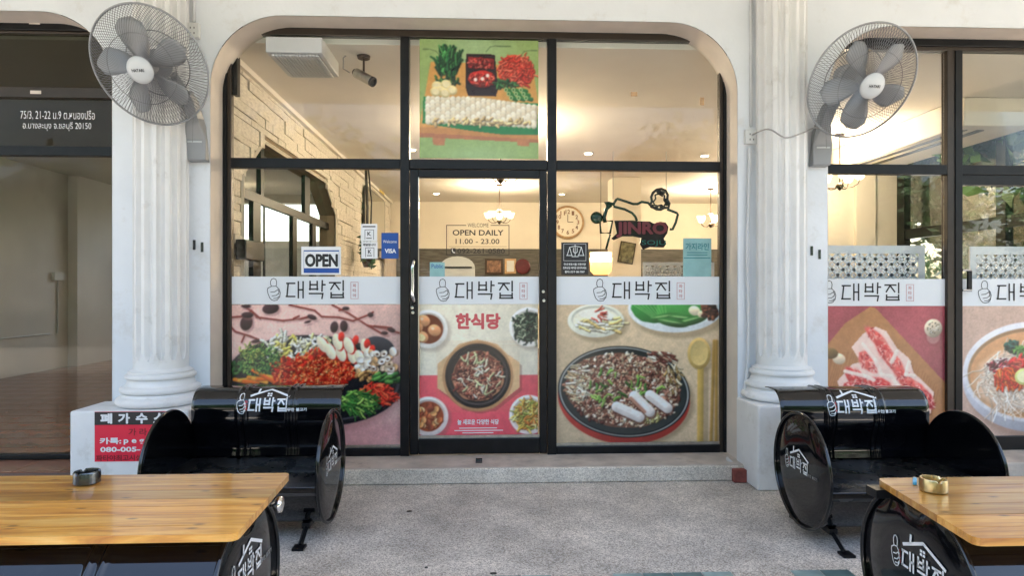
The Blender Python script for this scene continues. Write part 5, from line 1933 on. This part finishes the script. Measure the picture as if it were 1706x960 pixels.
# ---- fans
def fan(hub_u, hub_v, depth_y, tilt, turn, spin, wall_u, wall_v, label, side):
    x, z = W(hub_u, hub_v, depth_y)
    t = thing('wall_fan', label, 'fan', (0, 0, 0), group='wall fans beside the columns')
    t.location = (x, depth_y, z)
    # head frame: local +Z is the blowing direction
    nd = Vector((math.sin(R(turn)) * math.cos(R(tilt)), -math.cos(R(turn)) * math.cos(R(tilt)), -math.sin(R(tilt))))
    Mh = nd.to_track_quat('Z', 'Y').to_matrix().to_4x4()
    RR = .345
    g = MB()
    n_ = 110
    for k in range(n_):
        a = 2 * PI * k / n_
        pts = []
        for i in range(8):
            q = i / 7
            r_ = .075 + (RR - .075) * q
            zz_ = .10 * (1 - q ** 3) + .0
            aa = a + .25 * (1 - q)
            pts.append(Mh @ Vector((r_ * math.cos(aa), r_ * math.sin(aa), zz_)))
        g.tube(pts, .0016, 3, caps=False)
    g.build('front_guard', 'wire', t, recalc=False)['kind'] = 'stuff'
    g = MB()
    for k in range(n_):
        a = 2 * PI * k / n_
        pts = []
        for i in range(7):
            q = i / 6
            r_ = .10 + (RR - .10) * q
            zz_ = -.11 * (1 - q ** 2.5)
            aa = a - .35 * (1 - q)
            pts.append(Mh @ Vector((r_ * math.cos(aa), r_ * math.sin(aa), zz_ - .008)))
        g.tube(pts, .0015, 3, caps=False)
    g.build('rear_guard', 'wire', t, recalc=False)['kind'] = 'stuff'
    ring = lambda r_, zz_, th, nm, m_='wire': MB().tube([Mh @ Vector((r_ * math.cos(2 * PI * k / 64), r_ * math.sin(2 * PI * k / 64), zz_)) for k in range(64)], th, 6, closed=True).build(nm, m_, t, smooth=True)
    ring(RR, -.004, .0068, 'rim_ring', 'blade')
    ring(.20, .078, .0022, 'guard_ring')
    ring(.19, -.097, .0035, 'guard_ring')
    MB().lathe([(.003, .122), (.05, .118), (.074, .108), (.080, .096), (.074, .088), (.02, .085)], 40, Mh).build('hub_cap', 'lgrey', t, smooth=True)
    mb = MB()
    put_text(mb, "HATARI", -.038, .038, -.002, .014, lambda a, b: Mh @ Matrix.Rotation(R(-90 if False else 0), 4, 'Z') @ Vector((a, b, .1235)), .02)
    upv = Mh.inverted() @ Vector((0, 0, 1))
    ang = math.atan2(upv.y, upv.x) - PI / 2
    mb = MB()
    Rz = Matrix.Rotation(ang, 4, 'Z')
    put_text(mb, "HATARI", -.036, .036, -.006, .012, lambda a, b: Mh @ Rz @ Vector((a, b, .1235)), .02)
    mb.build('badge_lettering', 'ink', t)
    for k in range(5):
        a0 = 2 * PI * k / 5 + R(spin)
        rows = []
        for i in range(9):
            q = i / 8
            r_ = .045 + .235 * q
            wdt = (.30 + .42 * math.sin(min(1, q * 1.15) * PI * .62)) * .30 / (.5 + q * .9)
            if q > .8:
                wdt *= math.sqrt(max(.05, 1 - ((q - .8) / .21) ** 2))
            row = []
            for j in range(7):
                s_ = j / 6 - .5
                aa = a0 + s_ * 2 * wdt * 1.9 + .12 * q
                row.append(Mh @ Vector((r_ * math.cos(aa), r_ * math.sin(aa), .03 + s_ * .055 * (1 - .3 * q) + .012 * math.cos(s_ * PI))))
            rows.append(row)
        MB().grid(rows).build('blade', 'blade', t, smooth=True, solid=.003)
    MB().lathe([(.045, -.02), (.05, .0), (.048, .075), (.02, .084)], 28, Mh).build('blade_boss', 'blade', t, smooth='auto')
    MB().lathe([(.03, -.24), (.062, -.225), (.075, -.19), (.078, -.13), (.085, -.115), (.085, -.10), (.02, -.098)], 32, Mh).build('motor_housing', 'grey', t, smooth='auto')
    # wall box and neck in world directions relative to the thing
    bx_, bz_ = W(wall_u, wall_v, YWL - .08)
    ox, oy, oz = bx_ - x, YWL - depth_y, bz_ - z
    bp = MB()
    prof = [(0.0, -.16), (-.07, -.155), (-.085, -.02), (-.12, .10), (-.19, .19), (-.235, .215), (-.20, .255), (-.11, .22), (-.03, .12), (0, .08)]
    wd = .062
    vs0 = [(ox - wd * (1 if zz_ < .05 else .6), oy + yy_, oz + zz_) for yy_, zz_ in prof]
    vs1 = [(ox + wd * (1 if zz_ < .05 else .6), oy + yy_, oz + zz_) for yy_, zz_ in prof]
    k_ = len(prof)
    bp.add(vs0 + vs1, [tuple(range(k_)), tuple(range(k_, 2 * k_))[::-1]] + [(i, (i + 1) % k_, k_ + (i + 1) % k_, k_ + i) for i in range(k_)])
    bp.build('wall_bracket', 'grey', t, bevel=.008)
    MB().box(ox - .045, ox + .045, oy - .089, oy - .084, oz - .045, oz - .035).build('control_strip', 'lgrey', t)
    mot = Mh @ Vector((0, 0, -.18))
    MB().tube([(ox, oy - .20, oz + .225), tuple((Vector((ox, oy - .20, oz + .225)) + mot) / 2 + Vector((0, .02, -.01))), tuple(mot)], .026, 10).build('neck', 'grey', t, smooth=True)
    mb = MB()
    pc = Mh @ Vector((RR * .2, -RR * .0, -.12))
    mb.tube([(ox + .02 * side, oy - .15, oz + .1), (ox + .02 * side, oy - .16, oz - .05), (ox + .02 * side, oy - .16, oz - .06)], .002, 5)
    mb.build('pull_cord', 'wire', t)
    return t


fan(249, 111, -.62, 30, -5, 20, 325, 226, 'grey wall fan at upper left, its cage overlapping the left column', 1)
fr2 = fan(1437, 137, -.62, 30, 5, 48, 1371, 236, 'grey wall fan at upper right with five broad blades', -1)
x_, z_ = W(1362, 215, -.26)
conduit_run('fan_cable', [(sk.location.x, YWL - .04, sk.location.z + .01), wl(1280, 215, .34), wl(1308, 229, .35), wl(1335, 222, .33), wl(1355, 213, .2), (x_, -.28, z_)], .005, 'gcable', 'grey fan cable crossing the right column to the socket')

# ================================================================== DRUM FURNITURE
RD, LD = .2925, .88


def hoop(x, L=LD):
    b = 0
    for c in (-L / 6, L / 6):
        for dd in (-.018, .018):
            b += .009 * math.exp(-((x - c - dd) / .009) ** 2)
    return b


def sweep(prof, L, name, m, parent, nrm, solid=.004):
    xs = sorted(set([-L / 2, L / 2] + [i * L / 40 - L / 2 for i in range(41)] + [c + dd for c in (-L / 6, L / 6) for dd in np.linspace(-.045, .045, 19)]))
    P = []
    k = len(prof)
    for i, (y, z) in enumerate(prof):
        a, b = prof[max(0, i - 1)], prof[min(k - 1, i + 1)]
        ty, tz = b[0] - a[0], b[1] - a[1]
        l_ = math.hypot(ty, tz)
        ny, nz = -tz / l_ * nrm, ty / l_ * nrm
        P.append([(x, y + ny * hoop(x, L), z + nz * hoop(x, L)) for x in xs])
    return MB().grid(P).build(name, m, parent, smooth=True, solid=solid)


def disc(xc, yc, zc, sgn, parent, r=RD):
    Mx = Matrix.Translation((xc, yc, zc)) @ Matrix.Rotation(PI / 2 * sgn, 4, 'Y')
    o = MB().lathe([(.001, .004), (r * .55, .004), (r * .90, .002), (r * .93, -.004), (r * .965, -.004), (r * .965, -.012), (r * .5, -.012), (.001, -.012)], 72, Mx, caps=False).build('end_disc', 'gloss', parent, smooth='auto')
    pts = [Mx @ Vector((r * .98 * math.cos(2 * PI * k / 72), r * .98 * math.sin(2 * PI * k / 72), .0)) for k in range(72)]
    MB().tube(pts, .0085, 8, closed=True).build('rim', 'gloss', o, smooth=True)
    return o


ROOF = [[(420, 70), (900, -90)], [(900, -90), (1400, 70)]]


def drum_logo(parent, f, name='logo', sub=4, full=True, m='white'):
    mb = MB()
    g = lambda a, b: f((a - 850) / 1000, (262 - b) / 1000)
    for s_ in LET:
        stroke(mb, s_, 36, g, sub=sub, ext=.4)
    th = [[(p[0] + 40, p[1] * 1.25 - 95) for p in s_] for s_ in THUMB]
    for s_ in th:
        stroke(mb, s_, 17, g, sub=2)
    stroke(mb, [(470, 70), (930, -100)], 46, g, sub=sub, ext=.1)
    stroke(mb, [(930, -100), (1400, 90)], 46, g, sub=sub, ext=.1)
    stroke(mb, [(640, 10), (655, -130)], 44, g, sub=2, ext=.0)
    for a, b in ((885, 15), (948, 15), (885, 65), (948, 65)):
        stroke(mb, [(a, b - 18), (a, b + 18)], 50, g, ext=0)
    put_text(mb, "무한 불고기", 1375, 1820, 400, 330, g, .04)
    mb.build(name, m, parent)
    mb = MB()
    for i, ch in enumerate("파타야"):
        put_text(mb, ch, 372, 425, 232 + i * 70, 175 + i * 70, g, .03)
    mb.build(name + '_seal', 'redink', parent)


def bench(x, y, side, label, L):
    t = thing('barrel_bench', label, 'bench', (x, y, 0), group='benches made from oil drums')
    zc = .344
    disc(-L / 2, 0, zc, -1, t)
    disc(L / 2, 0, zc, 1, t)
    # shell: front lip, round the belly, up to the seat back
    r = .278
    prof = [(-.275, zc - .03)] + [(r * math.cos(R(a)), zc + r * math.sin(R(a))) for a in range(188, 372, 8)]
    sweep(prof, L - .012, 'drum_shell', 'gloss', t, 1)
    # seat with rolled front
    sp = [(.262, zc - .022), (-.15, zc - .022), (-.215, zc - .024), (-.25, zc - .032), (-.268, zc - .05), (-.274, zc - .075)]
    MB().grid([[(xx, p[0], p[1]) for xx in (-L / 2 + .008, L / 2 - .008)] for p in sp]).build('seat', mat_seat, t, smooth=True, solid=.004)
    # backrest: hollow lower part then rolled back top
    bp = [(.262, zc - .018), (.272, zc + .04), (.262, zc + .10), (.242, zc + .15), (.232, zc + .185), (.234, zc + .215)]
    bp += [(.33 + .098 * math.cos(R(a)) * 1.0, zc + .235 + .125 * math.sin(R(a))) for a in range(176, 84, -8)]
    bp += [(.38, zc + .362), (.43, zc + .358)]
    # smooth profile
    for _ in range(2):
        q = [bp[0]]
        for a, b in zip(bp[:-1], bp[1:]):
            q += [(a[0] * .75 + b[0] * .25, a[1] * .75 + b[1] * .25), (a[0] * .25 + b[0] * .75, a[1] * .25 + b[1] * .75)]
        bp = q + [bp[-1]]
    sweep(bp, L - .014, 'backrest', 'gloss', t, 1)
    # arc length map for the logo on the backrest
    cum = [0]
    for a, b in zip(bp[:-1], bp[1:]):
        cum.append(cum[-1] + math.hypot(b[0] - a[0], b[1] - a[1]))
    # find the point at height zc+.27
    s0 = next(c for c, p in zip(cum, bp) if p[1] > zc + .275)

    def fb(a, b):
        s_ = min(max(s0 + b * .26, 0), cum[-1])
        i = max(0, next((k for k, c in enumerate(cum) if c > s_), len(cum) - 1) - 1)
        t_ = (s_ - cum[i]) / max(1e-9, cum[i + 1] - cum[i]) if i + 1 < len(cum) else 0
        p, q = bp[i], bp[min(i + 1, len(bp) - 1)]
        ty, tz = q[0] - p[0], q[1] - p[1]
        l_ = math.hypot(ty, tz) or 1
        xx = a * .235 - .005
        of = .0045 + max(0, hoop(xx, L - .014))
        return (xx, p[0] + (q[0] - p[0]) * t_ - tz / l_ * of, p[1] + (q[1] - p[1]) * t_ + ty / l_ * of)
    drum_logo(t, fb, 'backrest_logo')
    # outer disc logo
    def fs(a, b):
        sc_ = .20
        return (side * (L / 2 + .0075), side * (a * sc_ - .02), zc + .02 + b * sc_ * 1.1)
    drum_logo(t, fs, 'side_logo', sub=1)
    # feet
    for sx in (-1, 1):
        xx = sx * (L / 2 - .10)
        for sy in (-1, 1):
            MB().tube([(xx, sy * .10, .075), (xx, sy * .22, .011)], .013, 4).build('foot', 'black', t)
            MB().box(xx - .028, xx + .028, min(sy * .21, sy * .27), max(sy * .21, sy * .27), .001, .014).build('foot_plate', 'black', t)
        MB().box(xx - .02, xx + .02, -.13, .13, .058, .085).build('foot_rail', 'black', t)
    return t


mat_seat = mat('satin_black_seat', (0.03, 0.03, 0.032), .3, 0, var=.4, scale=9, coat=.3, rvar=.12, dirt=(14, .56, (.10, .095, .09), .5))
x1_, y1_ = G(553, 775, .344)
bench(x1_ - .84 / 2, y1_, 1, 'glossy black oil drum bench in front of the left window', .84)
x2_, y2_ = G(1334, 783, .344)
bench(x2_ + LD * .97 / 2, y2_, -1, 'glossy black oil drum bench by the right column', LD * .97)


def clip_poly(poly, y0, y1):
    def cl(P, s, yv):
        out = []
        for a, b in zip(P, P[1:] + P[:1]):
            ia, ib = (a[1] - yv) * s >= 0, (b[1] - yv) * s >= 0
            if ia:
                out.append(a)
            if ia != ib:
                t_ = (yv - a[1]) / (b[1] - a[1])
                out.append((a[0] + t_ * (b[0] - a[0]), yv))
        return out
    return cl(cl(poly, 1, y0), -1, y1) if poly else []


def table(corners, side, disc_x, disc_y, label, L=.88):
    zt, th = .60, .022
    t = thing('barrel_table', label, 'table', (disc_x + side * 0 - side * L / 2, disc_y, 0), group='tables made from oil drums')
    ox, oy = t.location.x, t.location.y
    # rounded outline
    P = []
    n = len(corners)
    for i in range(n):
        a, b, c = Vector(corners[i - 1]), Vector(corners[i]), Vector(corners[(i + 1) % n])
        r_ = .03
        p = b + (a - b).normalized() * r_
        q = b + (c - b).normalized() * r_
        for k in range(5):
            s_ = k / 4
            P.append(tuple((1 - s_) ** 2 * p + 2 * s_ * (1 - s_) * b + s_ * s_ * q))
    P = [(p[0] - ox, p[1] - oy) for p in P]
    ylo, yhi = min(p[1] for p in P), max(p[1] for p in P)
    y = ylo
    k = 0
    while y < yhi - .001:
        w_ = random.choice([.068, .082, .095])
        y2 = min(y + w_, yhi)
        if yhi - y2 < .03:
            y2 = yhi
        C = clip_poly(P, y, y2 - .002)
        if len(C) > 2:
            MB().prism(C, zt - th, zt + random.uniform(-.0003, .0003), axis='z').build('plank', 'wood', t)
        y = y2
        k += 1
    zc = .318
    a = .0
    r = .280
    prof = [(r * math.cos(R(a_)), zc + r * math.sin(R(a_))) for a_ in range(112, 429, 6)]
    sweep(prof, L - .01, 'drum_shell', 'gloss', t, -1, solid=0)
    for sg in (1, -1):
        dd = disc(sg * L / 2, 0, zc, sg, t, r=.288)
        for ob in [dd] + list(dd.children):
            for vv in ob.data.vertices:
                vv.co.z = min(vv.co.z, zt - th - .003)

    def fs(a_, b_):
        sc_ = .20
        return (side * (L / 2 + .0075), side * (a_ * sc_ * 1.05 + (-.01 if side > 0 else .035)), zc + (.085 if side > 0 else .06) + b_ * sc_ * 1.15)
    drum_logo(t, fs, 'side_logo', sub=1)
    # bracket and round chrome clamp under the corner
    kx = side * (L / 2)
    MB().box(kx - .05, kx + .02, .12, .18, zt - th - .03, zt - th - .001).build('top_cleat', 'black', t)
    if side > 0:
        kk = Matrix.Translation((kx + side * .012, .20, zt - .07)) @ Matrix.Rotation(PI / 2 * side, 4, 'Y')
        MB().lathe([(.004, -.02), (.008, .0), (.022, .008), (.028, .018), (.026, .03), (.01, .034)], 20, kk).build('clamp_knob', 'chrome', t, smooth=True)
    for yy in (-.145, .145):
        MB().box(-.42, .42, yy - .015, yy + .015, .001, .075).build('cradle_rail', 'black', t)
    return t


zt = .60
A, B = G(484, 788, zt), G(395, 890, zt)
tl = table([(B[0] - 1.15, B[1]), B, A, (B[0] - 1.15, A[1])], 1, (A[0] + B[0]) / 2 - .045, -2.435, 'drum table with varnished pine top at lower left, dark ashtray on it', L=1.0)
A, B = G(1460, 797, zt), G(1625, 898, zt)
tr_ = table([B, (B[0] + 1.15, B[1]), (B[0] + 1.15, A[1]), A], -1, (A[0] + B[0]) / 2 + .045, -2.435, 'drum table with varnished pine top at lower right, brass ashtray on it', L=1.0)


def ashtray(u, v, m, label):
    x, y = G(u, v, zt)
    t = thing('ashtray', label, 'ashtray', (x, y, zt + .0005))
    rr_, hh = .041, .043
    n = 48
    mb = MB()
    prof = [(0.002, 0), (rr_ - .004, 0), (rr_, .004), (rr_, .038), (rr_ - .002, hh), (rr_ - .008, hh), (rr_ - .010, .034), (rr_ - .010, .012), (.002, .010)]
    vs = []
    for i, (r_, z_) in enumerate(prof):
        for j in range(n):
            a = 2 * PI * j / n
            notch = any(abs(((a - c + PI) % (2 * PI)) - PI) < .10 for c in (.3, .3 + 2 * PI / 3, .3 + 4 * PI / 3))
            zz_ = min(z_, .035) if notch else z_
            vs.append((r_ * math.cos(a), r_ * math.sin(a), zz_))
    fs = [(i * n + j, i * n + (j + 1) % n, (i + 1) * n + (j + 1) % n, (i + 1) * n + j) for i in range(len(prof) - 1) for j in range(n)]
    mb.add(vs, fs)
    mb.build('dish', m, t, smooth='auto')
    MB().lathe([(.001, .0125), (.027, .013), (.029, .0115)], 24).build('ash', mat('ash', (.09, .085, .08), .95), t)
    return t


ashtray(145, 806, 'gunmetal', 'dark metal ashtray with notched rim on the left pine table')
ashtray(1555, 819, 'brass', 'brass coloured ashtray on the right pine table')
x, y = G(1524, 806, zt)
lt = thing('lighter', 'small blue lighter beside the brass ashtray', 'lighter', (x, y, zt + .001))
MB().box(-.006, .006, -.03, .03, 0, .012).build('body', 'skyblue', lt, bevel=.003)
MB().box(-.005, .005, .0305, .042, .001, .011).build('metal_cap', 'steel', lt)
lt.rotation_euler = (0, 0, R(-35))

# red and black notice on the left pedestal
YS = -.541
x0, x1 = W(158, 720, YS)[0], W(300, 720, YS)[0]
zv = lambda v: W(230, v, YS)[1]
o = MB().box(x0, x1, YS - .002, YS, zv(769), zv(686)).build('pedestal_notice', 'hotpink')
tag(o, 'crimson and black Korean notice stuck on the left pedestal', 'notice')
MB().box(x0 + .0003, x1 - .0003, YS - .0034, YS - .0022, zv(708), zv(686.5)).build('black_panel', 'ink', o)
def pt_(mb, s_, u0, v0, u1, v1, bold):
    a, _ = W(u0, 720, YS - .004)
    b, _ = W(u1, 720, YS - .004)
    put_text(mb, s_, a, b, zv(v1), zv(v0), lambda p, q: (p, YS - .004, q), bold)
mb = MB()
for i, ch in enumerate("폐가수소"):
    pt_(mb, ch, 167 + i * 29.5, 688.5, 187 + i * 29.5, 706, .05)
pt_(mb, "카톡:", 166, 729, 202, 740, .04)
pt_(mb, "p e g a", 206, 732, 252, 741, .04)
pt_(mb, "080-005-", 167, 744.5, 234, 753, .05)
mb.build('white_lettering', 'white', o)
mb = MB()
pt_(mb, "가 라 오", 214, 714, 262, 726, .01)
pt_(mb, "파타야최고시설", 160, 758, 236, 768, .02)
mb.build('dark_lettering', 'darkred', o)

# small scraps on the ground
for i, (u, v, s_) in enumerate(((682, 853, .012), (822, 957, .012), (710, 947, .006))):
    x, y = G(u, v, 0.001)
    o = MB().lathe([(s_, 0), (s_ * .9, .004), (s_ * .3, .006)], 9).build('pebble', 'gunmetal', loc=(x, y, .001))
    o.scale = (1.4, .8, 1)
    tag(o, ['dark pebble on the aggregate floor left of centre', 'dark pebble at the bottom edge near the tile strip', 'tiny dark pebble on the floor near the bottom left'][i], 'pebble')

# ================================================================== OUTSIDE: TREES AND HOUSES
def tree(x, y, h, label, seed, r=1.6, n=4200, m='leafy', size=.11, src=None):
    t = thing('street_tree', label, 'tree', (x, y, -.15), random.uniform(0, 6), group='trees outside')
    rr_ = random.Random(seed)
    if src is None:
        tb = MB()
        tb.tube([(0, 0, 0), (.05, .02, h * .25), (-.04, .05, h * .5), (.05, 0, h * .85)], [.16, .12, .09, .03], 8)
        for k in range(6):
            a = k * 1.05 + rr_.uniform(0, .5)
            z0 = h * rr_.uniform(.32, .6)
            tb.tube([(0, 0, z0), (math.cos(a) * r * .4, math.sin(a) * r * .4, z0 + h * .13), (math.cos(a) * r * .8, math.sin(a) * r * .8, z0 + h * .24)], [.06, .04, .015], 6)
        tb.build('trunk', 'bark', t, smooth=True)
        leaf_cloud(n, r, r, h * .36, size, seed, 26).build('crown', m, t, recalc=False, loc=(0, 0, h * .66))
    else:
        for ch in src.children:
            c = ch.copy()
            COL.objects.link(c)
            c.parent = t
    return t


ta = tree(7.6, 2.2, 5.2, 'leafy tree just outside the glazed side wall, nearer one', 3, 2.4, 14000, size=.13)
tb_ = tree(9.6, 5.2, 6.0, 'leafy tree outside the side wall, farther back', 4, 2.7, 14000, 'leafy2', .14)
tree(11.5, 8.6, 6, 'leafy tree outside the side wall, farthest back', 4, src=tb_)
tree(8.9, 4.4, 3, 'leafy tree outside the side wall between two others', 3, src=ta)
for i, (x, y) in enumerate(((-10.5, -13.5), (-5.2, -12.6), (0.3, -13.6), (5.6, -12.8), (11, -13.5), (-16, -10), (16.5, -10.5))):
    t = tree(x, y, 6, ['street tree across the road, far left', 'street tree across the road, left of centre', 'street tree across the road, behind the camera', 'street tree across the road, right of centre', 'street tree across the road, far right', 'street tree well off to the left of the arcade', 'street tree well off to the right of the arcade'][i], 4, src=tb_ if i % 2 else ta)
    t.scale = (1.35, 1.35, 0.95)

hb = leaf_cloud(9000, 14, .5, .9, .14, 77, 120).build('hedge', 'leafy2', recalc=False, loc=(0, -11.4, .5))
tag(hb, 'long green hedge across the road', 'hedge')['kind'] = 'stuff'
hb = leaf_cloud(9000, .6, 7, 1.7, .13, 78, 90).build('hedge', 'leafy', recalc=False, loc=(11.6, 4.5, 1.2))
tag(hb, 'green hedge outside the glazed side wall', 'hedge')['kind'] = 'stuff'
for i, (x, w_, h_) in enumerate(((-13, 8, 6.5), (-2, 9, 5.0), (10.5, 9, 7.5))):
    b = MB().box(-w_ / 2, w_ / 2, 0, 6, 0, h_).build('house', 'farwall', loc=(x, -29, -.155))
    tag(b, ['pale house across the road at the left', 'low pale house across the road in the middle', 'tall pale house across the road at the right'][i], 'house')
    for k in range(int(w_ // 2)):
        for s_ in range(int(h_ // 2.6)):
            MB().box(-w_ / 2 + .6 + k * 2, -w_ / 2 + 1.7 + k * 2, 6.0, 6.02, .9 + s_ * 2.7, 2.2 + s_ * 2.7).build('window', 'farglass', b)
